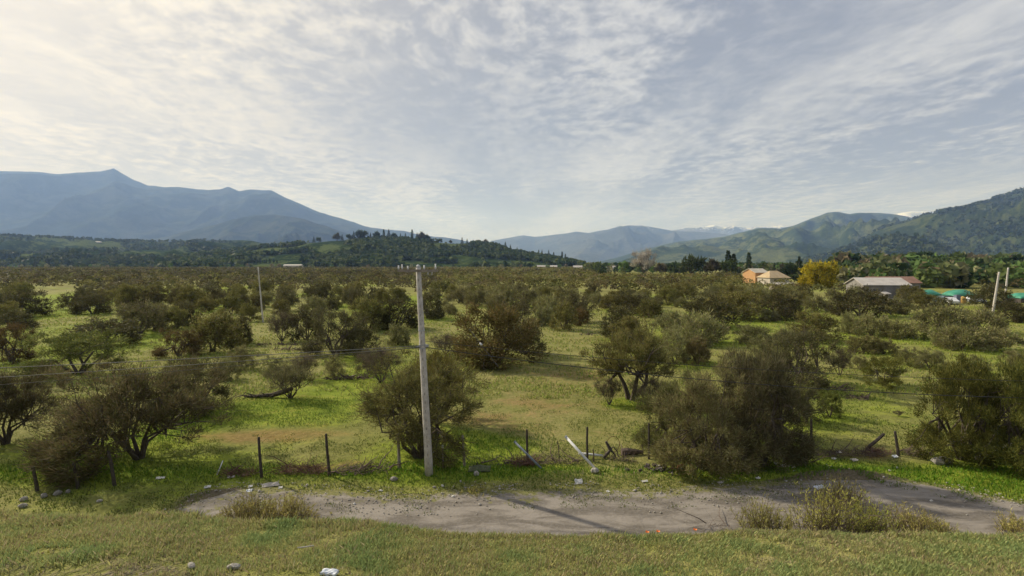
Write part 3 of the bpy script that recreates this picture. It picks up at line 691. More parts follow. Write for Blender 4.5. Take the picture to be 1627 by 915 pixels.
# ---- fill: trees of the middle distance, then the far thicket
GLADES = [(88, 486, 52, 26), (500, 480, 40, 6), (380, 470, 30, 4), (820, 500, 50, 6), (960, 470, 40, 4), (250, 488, 40, 6), (560, 520, 50, 10), (70, 498, 60, 26), (150, 506, 90, 16), (1090, 500, 40, 5), (960, 508, 40, 7), (560, 500, 40, 7), (690, 482, 30, 5), (1230, 492, 30, 7), (480, 462, 18, 5), (620, 470, 42, 6), (425, 505, 14, 12), (640, 498, 60, 14), (760, 520, 90, 22), (900, 560, 110, 60), (915, 452, 10, 3),
          (740, 505, 60, 16), (1010, 520, 110, 9), (1180, 520, 60, 14), (1250, 520, 60, 14), (1300, 478, 40, 8), (1330, 515, 110, 22), (1450, 505, 50, 10), (1440, 560, 130, 50), (1600, 535, 60, 6), (310, 535, 60, 8), (200, 515, 60, 16), (470, 520, 60, 18)]
def in_glade(px, py):
    q = 1 + 1.5 * (float(fbm(np.array([px * .03]), np.array([py * .08]), 3, 44)[0]) - .5)
    return any(((px - a) / c) ** 2 + ((py - b_) / d) ** 2 < q for a, b_, c, d in GLADES)
fill = []
cellsz = 4.0; grid = {}
def ok(x, y, r):
    cx_, cy_ = int(x // 8), int(y // 8)
    for i in range(cx_ - 1, cx_ + 2):
        for j in range(cy_ - 1, cy_ + 2):
            for (a, b_, r2) in grid.get((i, j), ()):
                if (a - x) ** 2 + (b_ - y) ** 2 < ((r + r2) * (1.2 if y < 160 else 1.02 if y < 340 else .84)) ** 2: return False
    return True
for x, y, r_ in placed: grid.setdefault((int(x // 8), int(y // 8)), []).append((x, y, r_))
rr = random.Random(5)
tries = [(rr.uniform(70, 170), rr.uniform(-1.06, 1.06)) for _ in range(4200)] + [(math.sqrt(rr.uniform(170 ** 2, 620 ** 2)), rr.uniform(-1.06, 1.06)) for _ in range(26000)] + [(math.sqrt(rr.uniform(620 ** 2, 1050 ** 2)), rr.uniform(-1.06, 1.06)) for _ in range(9000)]
for yy, uu in tries:
    x = uu * yy; px, py = photo_of(x, yy)
    if in_glade(px, py): continue
    if py > 500 and 260 < px < 1627: continue
    if px > 1180 and yy > 190: continue
    if 1175 < px < 1350 and py < (459 if px < 1262 else 466): continue            # farmsteads on the right
    if px > 1290 and py > 478 and rr.random() < .8: continue
    if px > 1325 and py < 484 and (rr.random() < .5 or (1340 < px < 1560 and (py < 477 or rr.random() < .4))): continue
    if 950 < px < 1200 and yy > 330: continue
    dn = fbm(np.array([x * .02]), np.array([yy * .02]), 3, 33)[0]
    if yy < 170 and dn < .40 and px > 700: continue
    r_ = rr.uniform(1.3, 2.6)
    if not ok(x, yy, r_): continue
    grid.setdefault((int(x // 8), int(yy // 8)), []).append((x, yy, r_)); fill.append((x, yy, r_, px, py))
fill.sort(key=lambda q: q[1])
n_ind = 190
ORD = 'first second third fourth fifth sixth seventh eighth ninth tenth eleventh twelfth thirteenth fourteenth fifteenth sixteenth seventeenth eighteenth nineteenth twentieth'.split()
ORD += ['twenty-' + q for q in ORD[:9]] + ['thirtieth'] + ['thirty-' + q for q in ORD[:9]]
def zone(px):
    for lim, nm in ((60, 'at the left edge'), (200, 'around the left glade'), (420, 'left of the distant pole'), (660, 'between the two left poles'),
                    (860, 'behind the tan clearing'), (1080, 'below the bare poplar'), (1290, 'below the orange house')):
        if px < lim: return nm
    return 'before the farm sheds'
picks = {}
for i, (x, y, r_, px, py) in enumerate(fill[:n_ind]):
    pale = (px > 640 and rr.random() < .55) or (px < 640 and rr.random() < .12)
    A = P_ if pale else rr.choice([E, E, B, D_] if px > 500 else [B, E, E, D_])
    kd = 'pale shrub' if pale else {id(E): 'olive acacia', id(B): 'brown acacia', id(D_): 'dark acacia'}[id(A)]
    h_ = r_ * rr.uniform(1.1, 1.5) if pale else r_ * rr.uniform(1.45, 1.9)
    picks.setdefault((kd, 'nearer' if y < 100 else 'farther', zone(px)), []).append((px, x, y, r_, h_, A, pale, i))
    if y < 110: TREE_SPOTS.append((x, y, r_))
for (kd, far, z_), L_ in picks.items():
    for q_, (px, x, y, r_, h_, A, pale, i) in enumerate(sorted(L_, key=lambda q: q[0])):
        lab = f'{ORD[q_]} {kd} from the left in the {far} scrub {z_}' if len(L_) > 1 else f'only {kd} in the {far} scrub {z_}'
        place(lodpick(A, y, i), x, y, r_ * 2.0, h_, lab, name='shrub' if pale else 'acacia_tree', cat_='shrub' if pale else 'tree',
              group=f'{kd}s in the {far} scrub {z_}', parts=('stem', 'foliage') if pale else ('trunk', 'crown'))
# the rest of the scrub: one mass
def scrub_mass():
    r = np.random.default_rng(3); parts = []
    rest = fill[n_ind:]
    for lo, hi, npt, Wr, Lr, kp in ((0, 200, 92, (.27, .47), (.4, .85), 9), (200, 380, 38, (.48, .86), (.6, 1.3), 6), (380, 2000, 14, (1.0, 1.7), (1.0, 2.0), 4)):
        T = np.array([(q[0], q[1], q[2], q[3]) for q in rest if lo <= q[1] < hi])
        if not len(T): continue
        n = len(T) * npt; k = np.repeat(np.arange(len(T)), npt)
        hh = T[:, 2] * r.uniform(1.4, 1.9, len(T))
        th = r.uniform(0, 2 * np.pi, n); el = np.arcsin(r.uniform(-.1, 1, n)); fr = r.uniform(.55, 1, n) ** .5
        R = T[k, 2]
        P = np.stack([T[k, 0] + np.cos(th) * np.cos(el) * R * fr, T[k, 1] + np.sin(th) * np.cos(el) * R * fr, hh[k] * .38 + np.sin(el) * (hh[k] * .58) * fr], 1)
        D = r.normal(size=(n, 3)) * np.array([1.3, 1.3, .45]); D /= np.linalg.norm(D, axis=1, keepdims=True)
        pal = np.array(OLV + BRN + BRN + BRN[:2]); palR = np.array(OLV + OLV + PAL + BRN[:2])
        tc_ = r.integers(0, len(pal), len(T)); base = np.where((T[:, 3] > 700)[:, None], palR[tc_ % len(palR)], pal[tc_]) * (r.uniform(.45, 1.10, len(T)) * (.55 + .8 * fbm(T[:, 0] * .012, T[:, 1] * .012, 3, 8)))[:, None]
        C = base[k] * r.uniform(.75, 1.25, n)[:, None]
        P[:, 0] -= 0; V, Fc, CC = leaves(P - D * .3 * Lr[1], D, r.uniform(*Lr, n), r.uniform(*Wr, n), C, r)
        parts.append((V, Fc, CC))
    V, Fc, C = cat(parts)
    o = obj('scrub', mesh_np('scrub', V, Fc, M_FOL, {'Col': C}))
    tag(o, 'far acacia scrub covering the valley floor up to the hills', 'scrub', kind='stuff')
scrub_mass()
build_ground(); build_track()

# ------------------------------------------------------------------ woods on the hills
def hill_height(hd, x, y):
    u, s, h, X, Yg = hd
    return None
def hill_woods(name, label, hd, Y0, n, size, seed, dens_s, thr=.45, umin=-1e9, umax=1e9):
    r = np.random.default_rng(seed); u, s, h, X, Yg = hd
    nv, nu = h.shape
    i = r.uniform(0, nv * .72, n * 3); j = r.uniform(0, nu - 1.01, n * 3)
    i0 = i.astype(int); j0 = j.astype(int); fi = i - i0; fj = j - j0
    def bil(A): return (A[i0, j0] * (1 - fj) + A[i0, j0 + 1] * fj) * (1 - fi) + (A[i0 + 1, j0] * (1 - fj) + A[i0 + 1, j0 + 1] * fj) * fi
    x = bil(X); y = bil(Yg); z = bil(h)
    keep = (fbm(x * dens_s, y * dens_s, 3, seed) > thr) & (z > -2); x, y, z = x[keep][:n], y[keep][:n], z[keep][:n]
    n = len(x); sz = r.uniform(size[0], size[1], n); npt = 7; k = np.repeat(np.arange(n), npt); m_ = n * npt
    U = r.normal(size=(m_, 3)); U /= np.linalg.norm(U, axis=1, keepdims=True)
    P = np.stack([x[k], y[k], z[k] + sz[k] * .45], 1) + U * (sz[k] * .38)[:, None] * np.array([1, 1, 1.1])
    D = r.normal(size=(m_, 3)); D /= np.linalg.norm(D, axis=1, keepdims=True)
    pal = np.array(DKG + DKG + [(.075, .088, .035), (.10, .115, .045)]); C = (pal[r.integers(0, len(pal), n)] * r.uniform(.8, 1.2, n)[:, None])[k]
    L = sz[k] * .75
    V, Fc, CC = leaves(P - D * (L * .5)[:, None], D, L, L * .8, C, r)
    tag(obj(name, mesh_np(name, V, Fc, M_FOL, {'Col': CC})), label, 'woodland', kind='stuff')
    return x, y, z
hill_woods('woodland', 'dark trees covering the wooded hill in the middle', hillC, 1500, 7500, (6, 14), 5, .006, .49)
hill_woods('woodland', 'dark scrub and trees mottling the near right mountain slope', slopeR, 4200, 6500, (14, 30), 8, .0022, .47)
hill_woods('woodland', 'hazy trees over the low left hills', hillL, 2900, 6000, (9, 18), 6, .003, .50)

def zonhill(hd, px, sfrac):
    u, s, h, X, Yg = hd; j = int(np.argmin(abs(u - px))); i = int(np.argmin(abs(s - sfrac)))
    return X[i, j], Yg[i, j], h[i, j]

# ------------------------------------------------------------------ distant tree kinds
def cone_tree(seed, W, H, n, cols, cyl=False, base=.08, wr=(.25, .5), lr=(.6, 1.3)):
    r = np.random.default_rng(seed); t_ = r.random(n); z = H * (base + (1 - base) * t_)
    prof = (np.sin(np.clip(t_ * 1.05, 0, 1) * math.pi) ** .55 if cyl else (1 - t_) ** .8)
    lay = .72 + .28 * np.cos(t_ * 26 + r.normal(size=n) * .5)
    a = r.uniform(0, 2 * math.pi, n); R = W / 2 * prof * lay * r.uniform(.55, 1.05, n)
    P = np.stack([np.cos(a) * R * .55, np.sin(a) * R * .55, z], 1)
    D = np.stack([np.cos(a), np.sin(a), np.full(n, .9 if cyl else -.05)], 1) + r.normal(size=(n, 3)) * .25; D /= np.linalg.norm(D, axis=1, keepdims=True)
    L = np.maximum(R * .9, .4) * r.uniform(.8, 1.2, n)
    if cyl: L = r.uniform(*lr, n)
    cols = np.array(cols); C = cols[r.integers(0, len(cols), n)] * r.uniform(.75, 1.25, n)[:, None]
    V, Fc, CC = leaves(P, D, L, r.uniform(*wr, n) * W / 4, C, r)
    mb = MB(); mb.tube([(0, 0, -.5), (0, 0, H * .5), (0, 0, H * .92)], [W * .05, W * .03, .03], 6)
    return dict(crown=mesh_np('crown', V, Fc, M_FOL, {'Col': CC}), trunk=mb.me('trunk', M_BARK), W=W, H=H)
CON = [cone_tree(s, 6, 14, 700, DKG) for s in (1, 2, 3)]
CYP = [cone_tree(s, 5, 16, 900, DKG, True) for s in (4, 5)]
BRD = [dome_tree(s, 1500, (.4, .9), (.7, 1.5), c, W=10, H=10, K=90, low=-.5, cy=.48, stems=3, base_r=.3, ntar=12, rad=(1.0, 1.9)) for s, c in ((201, DKG), (202, [(.07, .09, .03), (.05, .07, .025), (.09, .10, .04)]), (203, [(.10, .09, .06), (.085, .085, .045), (.12, .10, .07)]))]
YEL = [dome_tree(211, 10000, (.25, .5), (.35, .8), [(.48, .35, .03), (.40, .32, .035), (.56, .42, .045), (.20, .20, .03)], W=12, H=9.5, K=190, low=-.75, cy=.48, skirt=.5, stems=4, base_r=.28, ntar=18, rad=(.9, 1.7))]
GRYS = [dome_tree(221, 2600, (.10, .20), (.6, 1.8), [(.34, .31, .27), (.28, .25, .22)], W=13, H=13, K=60, low=-.1, cy=.42, stems=6, base_r=.22, ntar=60, rad=(1.0, 2.2), up=1.2)]
def palm_arch():
    r = np.random.default_rng(9); mb = MB(); mb.tube([(0, 0, -.3), (.1, 0, 5), (0, 0, 9)], [.45, .32, .30], 8)
    Ps, Ds, Ls, Ws, Cs = [], [], [], [], []
    for k in range(46):
        a = r.uniform(0, 6.28); el = r.uniform(-.6, 1.3); p = np.array([0, 0, 9.0]); d = np.array([math.cos(a) * math.cos(el), math.sin(a) * math.cos(el), math.sin(el)])
        for q in range(5):
            Ps.append(p.copy()); Ds.append(d / np.linalg.norm(d)); Ls.append(.9); Ws.append(.55 if q else .25); Cs.append((.07, .085, .03)); p = p + d * .65; d = d + np.array([0, 0, -.22])
    V, Fc, C = leaves(np.array(Ps), np.array(Ds), np.array(Ls), np.array(Ws), np.array(Cs), r)
    return dict(crown=mesh_np('crown', V, Fc, M_FOL, {'Col': C}), trunk=mb.me('trunk', M_BARK), W=6, H=12)
PALM = palm_arch()

# trees on the hill crest
k_ = 0; crest = {}
for px, hp, A in [(498, 9, CON), (506, 7, BRD), (536, 11, BRD), (545, 9, CON), (553, 8, BRD), (562, 12, CON), (570, 13, BRD), (579, 12, BRD), (590, 9, CON), (598, 10, BRD), (610, 13, CYP), (618, 14, CON), (625, 9, BRD), (636, 9, CON), (644, 10, CON), (655, 15, CYP), (664, 12, CON), (672, 13, BRD), (679, 10, BRD), (700, 6, BRD), (716, 5, BRD), (735, 9, CON), (742, 7, CON), (771, 8, BRD),
               (804, 12, CON), (812, 10, CON), (822, 8, CON), (856, 9, CYP), (862, 10, CON), (873, 11, CON), (880, 9, CYP), (893, 12, CYP), (899, 10, CYP), (906, 7, CON), (912, 6, CON), (560, 8, CON), (603, 9, CON)]:
    x, y, z = zonhill(hillC, px, 1.0); Hm = hp / F * y * 1.15; a = A[k_ % len(A)]; k_ += 1
    seg = 'left of the villa gap' if px < 690 else ('mid-crest right of the gap' if px < 790 else 'sinking right end')
    kind = 'slim cypress' if A is CYP else ('dark conifer' if A is CON else 'broad dark tree')
    crest.setdefault((kind, seg), []).append((px, place(a, x, y, Hm * (.38 if A is CYP else .55 if A is CON else .95), Hm, 'x', name='conifer_tree' if A is not BRD else 'broadleaf_tree', cat_='tree', group=f'{kind} trees on the hill crest, {seg}', z=z - .5)))
for (kind, seg), L_ in crest.items():
    for q_, (px, e_) in enumerate(sorted(L_, key=lambda q: q[0])):
        e_['label'] = f'{ORD[q_]} {kind} from the left on the hill crest, {seg}' if len(L_) > 1 else f'only {kind} on the hill crest, {seg}'
# cypress row at foot of left hills
for i in range(16):
    px = 352 + i * 6 + random.uniform(-2, 2); Y = 1050 + random.uniform(-20, 20); x, _, _ = at(px, 420, Y)
    place(CYP[i % 2], x, Y, 6, random.uniform(16, 26), f'{ORD[i]} dark poplar from the left in the hazy row behind the left pole', name='poplar_tree', cat_='tree', group='poplar row behind the distant left pole', z=0)
for px, Y, Hm, lab in ((56, 1000, 17, 'dark conifer at the left foot of the hills, smaller of two'), (76, 1000, 24, 'tall dark conifer at the left foot of the hills')):
    x, _, _ = at(px, 420, Y); place(CON[1], x, Y, Hm * .6, Hm, lab, name='conifer_tree', z=0)

# right-hand garden trees (px, top py, Y, width px, arch, label)
R = [(1025, 396, 420, 44, GRYS, 'pale grey leafless poplar standing above the scrub in the middle'),
 (1100, 407, 380, 36, BRD[1:2], 'rounded green tree right of the grey bare poplar'),
 (1134, 412, 370, 30, BRD[2:3], 'reddish-brown bare tree between the green tree and tall cypresses'),
 (1157, 399, 360, 16, CYP, 'tall dark cypress, highest of the two right of the brown tree'),
 (1166, 404, 358, 15, CYP[1:], 'dark cypress leaning on the taller one'),
 (1160, 414, 350, 26, BRD[1:2], 'yellow-green tree at the foot of the tall cypresses'),
 (1190, 402, 400, 13, CYP, 'single dark conical cypress left of the palm'),
 (1230, 418, 420, 8, CON, 'small dark conifer right of the palm'),
 (1243, 420, 420, 10, CON[1:], 'small dark conifer left of the dark garden trees'),
 (1270, 407, 300, 22, CON[2:], 'ragged conifer left of the yellow tree'),
 (1256, 418, 290, 26, BRD, 'dark garden tree behind the hip-roofed house'),
 (1262, 436, 240, 18, BRD[1:2], 'small green garden tree at the left foot of the yellow tree'),
 (1246, 420, 300, 24, BRD[2:3], 'brownish garden tree above the hip roof'),
 (1299, 417, 182, 54, YEL, 'golden yellow blossoming tree, rounder and nearer of the two'),
 (1326, 424, 190, 32, YEL, 'yellow-green blossoming tree right behind the golden one', (.75, .85, 1)),
 (1340, 432, 250, 26, BRD, 'dark tree right of the yellow trees'),
 (1356, 418, 330, 26, BRD, 'dark green tree behind the shed, left'),
 (1370, 414, 340, 24, BRD[2:3], 'brown-green tree behind the shed, left of its middle'),
 (1385, 410, 380, 26, BRD[1:2], 'pale eucalyptus behind the shed'),
 (1398, 412, 350, 22, CON, 'dark conifer behind the middle of the shed'),
 (1410, 420, 330, 28, BRD[1:2], 'green round tree behind the right part of the shed'),
 (1395, 402, 430, 26, BRD[2:3], 'tall pale tree at the back behind the shed'),
 (1430, 416, 330, 26, BRD, 'dark tree right behind the shed'),
 (1445, 408, 420, 40, BRD, 'big dark tree against the slope, right of the shed'),
 (1462, 426, 300, 20, BRD[2:3], 'small brown tree by the beige cottage'),
 (1492, 412, 300, 30, BRD[1:2], 'green tree left behind the big willow'),
 (1514, 414, 250, 56, BRD[1:2], 'big olive-green willow-like tree above the green tarpaulins'),
 (1520, 428, 235, 40, BRD, 'dark low tree under the big willow-like one'),
 (1540, 420, 350, 26, BRD[2:3], 'brown tree beside the pinkish house'),
 (1556, 422, 300, 30, BRD[1:2], 'green tree right of the pinkish house'),
 (1568, 412, 360, 26, BRD[2:3], 'pale tree behind the two right poles'),
 (1582, 410, 380, 30, BRD[1:2], 'pale green tree between the two right poles'),
 (1602, 414, 340, 30, BRD, 'dark tree right of the farther right pole'),
 (1620, 418, 300, 34, BRD[2:3], 'brownish tree at the right edge'),
 (1650, 416, 300, 44, BRD, 'dark tree beyond the right edge'),
 (1474, 418, 350, 26, CON, 'dark conifer between the cottage and the willow'),
 (985, 421, 520, 22, BRD, 'small dark tree left of the grey bare poplar'),
 (1000, 420, 520, 18, BRD[1:2], 'small green tree at the left foot of the bare poplar'),
 (1050, 419, 430, 20, BRD[2:3], 'brown tree at the right foot of the bare poplar'),
 (1066, 420, 470, 18, BRD, 'small dark tree left of the rounded green tree'),
 (1080, 421, 430, 16, PALM, 'short palm left of the rounded green tree'),
 (1213, 414, 320, 16, PALM, 'palm behind the orange house'),
 (1447, 422, 280, 12, PALM, 'palm left of the beige cottage'),
 (770, 416, 950, 8, YEL, 'small yellow-green tree alone at the foot of the wooded hill', (.7, .9, 1)),
 (620, 425, 900, 9, BRD, 'small dark tree at the hill foot left of the utility pole')]
for i, d in enumerate(R):
    px, pt, Y, wp, A, lab = d[:6]; tint = d[6] if len(d) > 6 else (1, 1, 1)
    a = A if isinstance(A, dict) else A[0]
    x, _, zt = at(px, pt, Y); nm = 'palm_tree' if A is PALM else ('conifer_tree' if a in CON or a in CYP else 'broadleaf_tree')
    place(a, x, Y, wp / F * Y, zt, lab, name=nm, tint=tint, z=0)
# loose trees of the far gardens and villages, one mass
def village_trees():
    r = np.random.default_rng(12); parts = []
    n = 1700; Y = r.uniform(420, 1500, n); px = r.uniform(930, 1750, n); near_ = px > 1325; Y2 = np.where(near_, 178 + 700 * r.random(n) ** 1.6, Y)
    X = (px - CX) / F * Y2; sz = np.where(near_, r.uniform(8, 19, n), r.uniform(4, 11, n)) * np.where(near_, np.clip(Y2 / 420, .5, 1), 1); npt = 40
    q_ = px > 1560; px = np.where(q_ & (r.random(n) < .5), r.uniform(-60, 930, n), px); lf_ = px < 930; Y2 = np.where(lf_, r.uniform(860, 1120, n), Y2); sz = np.where(lf_, r.uniform(4.5, 9.5, n), sz); X = (px - CX) / F * Y2
    kp_ = ~((abs(px - 1447) < 16) & (Y2 < 300)) & ~((abs(px - 1543) < 12) & (Y2 < 340)) & ~((abs(px - 1337) < 10) & (Y2 < 300)); X, Y2, sz = X[kp_], Y2[kp_], sz[kp_]; n = len(X); k = np.repeat(np.arange(n), npt); m_ = n * npt
    U = r.normal(size=(m_, 3)); U /= np.linalg.norm(U, axis=1, keepdims=True)
    P = np.stack([X[k], Y2[k], sz[k] * .5], 1) + U * (sz[k] * .36)[:, None] * np.array([1, 1, 1.25])
    D = r.normal(size=(m_, 3)); D /= np.linalg.norm(D, axis=1, keepdims=True)
    pal = np.array(DKG + [(.10, .12, .04), (.12, .13, .055), (.14, .11, .07), (.17, .16, .09), (.09, .13, .04)]); C = pal[r.integers(0, len(pal), n)][k] * r.uniform(.8, 1.2, m_)[:, None]
    L = sz[k] * .42
    V, Fc, CC = leaves(P - D * (L * .5)[:, None], D, L, L * .6, C, r)
    tag(obj('garden_trees', mesh_np('garden_trees', V, Fc, M_FOL, {'Col': CC})), 'far garden trees between the scrub and the right mountains', 'woodland', kind='stuff')
village_trees()

# ------------------------------------------------------------------ buildings
M_WALLO = simple('orange_render', (.44, .25, .12, 1), (.52, .31, .15, 1), .6, .9, .1)
M_WALLW = simple('white_render', (.36, .32, .27, 1), (.47, .43, .37, 1), .6, .9, .1)
M_WALLG = simple('grey_block_wall', (.16, .15, .14, 1), (.26, .25, .24, 1), .8, .9, .2)
M_ROOFP = simple('pale_roofing', (.42, .38, .31, 1), (.54, .50, .42, 1), .8, .85, .2)
M_ROOFT = simple('tan_tile_roof', (.36, .27, .16, 1), (.48, .38, .24, 1), .8, .9, .3)
M_ROOFR = simple('red_tile_roof', (.20, .115, .085, 1), (.28, .165, .12, 1), .8, .9, .3)
M_ROOFM = simple('sheet_metal_roof', (.38, .35, .32, 1), (.50, .47, .43, 1), .5, .6, .15)
M_GLASS = simple('dark_window', (.02, .022, .025, 1), (.05, .05, .055, 1), 2, .2, 0)
M_TARP = simple('green_tarpaulin', (.03, .20, .13, 1), (.07, .30, .20, 1), 1.2, .5, .3)
M_YTANK = simple('ochre_tank_plastic', (.45, .28, .07, 1), (.55, .36, .12, 1), 2, .6, .1)
M_BLUEG = simple('slate_blue_plastic', (.10, .12, .18, 1), (.18, .20, .27, 1), 2, .6, .1)
def gable(mb, w, d, h0, h1, ov=.4, th=.15):
    """gabled roof, ridge along x, with real thickness"""
    W2 = w / 2 + ov; D2 = d / 2 + ov; e = h0 - (h1 - h0) * ov / (d / 2)
    for sgn in (-1, 1):
        v = [(-W2, sgn * D2, e), (W2, sgn * D2, e), (W2, 0, h1), (-W2, 0, h1)]
        v2 = [(a, b, c + th) for a, b, c in v]
        mb.add(v + v2, [(0, 1, 2, 3), (4, 5, 6, 7), (0, 1, 5, 4), (1, 2, 6, 5), (3, 0, 4, 7), (2, 3, 7, 6)])
def hip(mb, w, d, h0, h1, ov=.5, rl=.4):
    W2 = w / 2 + ov; D2 = d / 2 + ov; r = w / 2 * rl
    v = [(-W2, -D2, h0), (W2, -D2, h0), (W2, D2, h0), (-W2, D2, h0), (-r, 0, h1), (r, 0, h1)]
    mb.add(v, [(0, 1, 5, 4), (1, 2, 5), (2, 3, 4, 5), (3, 0, 4), (0, 3, 2, 1)])
def gwalls(mb, w, d, h0, h1):
    x, y = w / 2, d / 2
    v = [(-x, -y, 0), (x, -y, 0), (x, y, 0), (-x, y, 0), (-x, -y, h0), (x, -y, h0), (x, y, h0), (-x, y, h0), (-x, 0, h1 - .03), (x, 0, h1 - .03)]
    mb.add(v, [(0, 1, 5, 4), (2, 3, 7, 6), (1, 2, 6, 9, 5), (3, 0, 4, 8, 7)])
def house(name, label, px, Y, w_, d_, h0, h1, wall, roof, rz=0, kind='gable', wins=(), z=0, door=None, cat_='house', py=420):
    x, _, _ = at(px, py, Y); e = empty(name, (x, Y, z), label, cat_, None, rz)
    a = MB(); b_ = MB()
    if kind == 'gable': gwalls(a, w_, d_, h0, h1); gable(b_, w_, d_, h0, h1)
    else: a.box((0, 0, h0 / 2 - .02), (w_, d_, h0)); hip(b_, w_, d_, h0, h1)
    a.build('wall', wall, e); b_.build('roof', roof, e)
    for wx, wz, ww, wh in wins:
        m_ = MB(); m_.box((wx, -d_ / 2 - .03, wz), (ww, .1, wh)); fo = m_.build('window', M_WALLW, e)
        p_ = MB(); p_.box((wx, -d_ / 2 - .09, wz), (ww * .84, .04, wh * .8)); p_.build('pane', M_GLASS, fo)
    if door:
        m_ = MB(); m_.box((door[0], -d_ / 2 - .03, door[2] / 2), (door[1], .1, door[2])); m_.build('door', M_DARK, e)
    return e
house('house', 'orange-walled two-storey house with pale shallow roof', 1200.5, 225, 6.6, 8, 4.7, 6.3, M_WALLO, M_ROOFP, .25, wins=[(-1.2, 3.4, .9, .9), (1.5, 3.4, .9, .9)], door=(2.2, 1, 2.1))
house('house', 'house with tan hip roof joined beside the orange one', 1229, 215, 8.5, 9, 2.7, 5.6, M_WALLW, M_ROOFT, .1, 'hip', wins=[(-2, 1.6, 1.2, 1.1), (1.6, 1.6, 1.2, 1.1)])
house('outbuilding', 'long low white roof below the tan hip roof', 1242, 170, 6.5, 3.5, 1.7, 2.1, M_WALLW, M_ROOFM, -.05, cat_='outbuilding', door=(1, .9, 1.7))
house('shed', 'long grey farm shed with pale sheet metal gable roof', 1394, 125, 10.0, 8.0, 3.5, 5.0, M_WALLG, M_ROOFM, -.12, cat_='shed', wins=[(-4.3, 2.2, .7, .8), (2.9, 2.3, .7, .7)], door=(-2.2, 1.3, 2.4))
house('house', 'long red tiled roof behind the metal-roofed shed', 1414, 160, 14, 7, 2.7, 4.4, M_WALLG, M_ROOFR, 0, wins=[(6, 1.5, .9, .9)])
house('outbuilding', 'little white cabin in front of the shed', 1405, 116, 1.4, 1.5, 1.75, 2.0, M_WALLW, M_ROOFM, .4, cat_='cabin', door=(0, .7, 1.8))
house('house', 'beige cottage with low roof right of the shed', 1449, 300, 9, 6, 2.8, 4.0, M_WALLW, M_ROOFP, 0, wins=[(-2, 1.6, 1.4, 1.1), (2, 1.6, 1.4, 1.1)])
house('house', 'pinkish gabled house among trees near the right poles', 1543, 340, 8, 7, 5.0, 7.5, M_WALLW, M_ROOFR, 1.2, wins=[(-2, 3.6, 1, 1), (2, 3.6, 1, 1)])
house('outbuilding', 'small white roof below the pinkish house', 1541, 240, 5, 4, 2.2, 2.6, M_WALLG, M_ROOFM, 0, cat_='outbuilding')
house('house', 'low house with pink roof at the far right edge', 1615, 330, 16, 8, 3.2, 4.8, M_WALLW, M_ROOFR, 0, wins=[(-4, 1.7, 1.5, 1.1), (2, 1.7, 1.5, 1.1)])
house('house', 'pale low house just right of the yellow trees', 1337, 300, 9, 6, 3.2, 4.8, M_WALLW, M_ROOFP, .2, wins=[(1, 1.6, 1.3, 1.1)])
for px, Y, w_, lab in ((955, 620, 22, 'wide white-roofed building left of the bare poplar'), (972, 640, 12, 'small white-roofed building beside the wide one'), (880, 900, 12, 'pale house below the right end of the hill'), (860, 900, 14, 'white house at the hill foot, leftmost of three'), (918, 760, 13, 'pale house right of the hill foot')):
    house('house', lab, px, Y, w_, 9, 3.4, 5.8, M_WALLW, M_ROOFM, random.uniform(-.2, .2), wins=[(-3, 1.8, 1.4, 1.2), (2, 1.8, 1.4, 1.2)])
house('greenhouse', 'long low white roof at the foot of the wooded hill', 466, 880, 30, 10, 5.5, 7.5, M_WALLW, M_ROOFM, 0, cat_='building')
def hillhouse(hd, px, s_, w_, lab, roof=M_ROOFM, wall=M_WALLW, h=1.0):
    x, y, z = zonhill(hd, px, s_); e = empty('house', (x, y, z - .5), lab, 'house', None, random.uniform(-.3, .3))
    a = MB(); gwalls(a, w_, w_ * .6, 4 * h, 6.5 * h); a.build('wall', wall, e); b_ = MB(); gable(b_, w_, w_ * .6, 4 * h, 6.5 * h, .6); b_.build('roof', roof, e)
    for q in (-.25, .2):
        m_ = MB(); m_.box((q * w_, -w_ * .3 - .05, 2), (1.6, .15, 1.4)); m_.build('window', M_GLASS, e)
hillhouse(hillC, 588, .97, 11, 'white villa among the conifers on the hill crest')
hillhouse(hillC, 641, .97, 8, 'small pale villa on the crest, right of the white one')
hillhouse(hillC, 832, .98, 13, 'pink-roofed villa at the sinking right end of the hill', M_ROOFR)
hillhouse(hillC, 843, .985, 12, 'tan-roofed villa, middle of three on the right end of the hill', M_ROOFT)
hillhouse(hillC, 855, .98, 10, 'white villa, rightmost of three on the right end of the hill')
hillhouse(hillL, 157, .86, 26, 'pale roof high on the hazy left hills')
hillhouse(hillL, 144, .62, 24, 'bright white roof lower on the hazy left hills')

# tarpaulins, tanks, junk in the yard on the right
def tarp(px, Y, w_, h_, label, seed):
    x, _, _ = at(px, 420, Y); r = np.random.default_rng(seed); nx, ny = 26, 14
    u = np.linspace(-1, 1, nx); v = np.linspace(-1, 1, ny); U, Vv = np.meshgrid(u, v)
    Z = h_ * (1 - np.abs(U) ** 2.6) ** .6 * (1 - np.abs(Vv) ** 2.2) ** .7 * (.75 + .5 * fbm(U * 2 + seed, Vv * 2, 3, seed)) + .05
    idx = np.arange(nx * ny).reshape(ny, nx); Fc = np.stack([idx[:-1, :-1], idx[:-1, 1:], idx[1:, 1:], idx[1:, :-1]], -1).reshape(-1, 4)
    V = np.stack([U * w_ / 2, Vv * 2.2, Z + 1.0], -1).reshape(-1, 3)
    e = empty('covered_stack', (x, Y, 0), label, 'tarpaulin')
    o = obj('tarpaulin', mesh_np('tarpaulin', V, Fc, M_TARP, None, True), e)
    s_ = o.modifiers.new('t', 'SOLIDIFY'); s_.thickness = .04
    m_ = MB(); m_.box((0, 0, .5), (w_ * .93, 4.0, 1.0)); m_.build('stack', M_DARK, e)
tarp(1474, 122, 4.9, 1.2, 'green tarpaulin over a stack, left of the yard junk', 3)
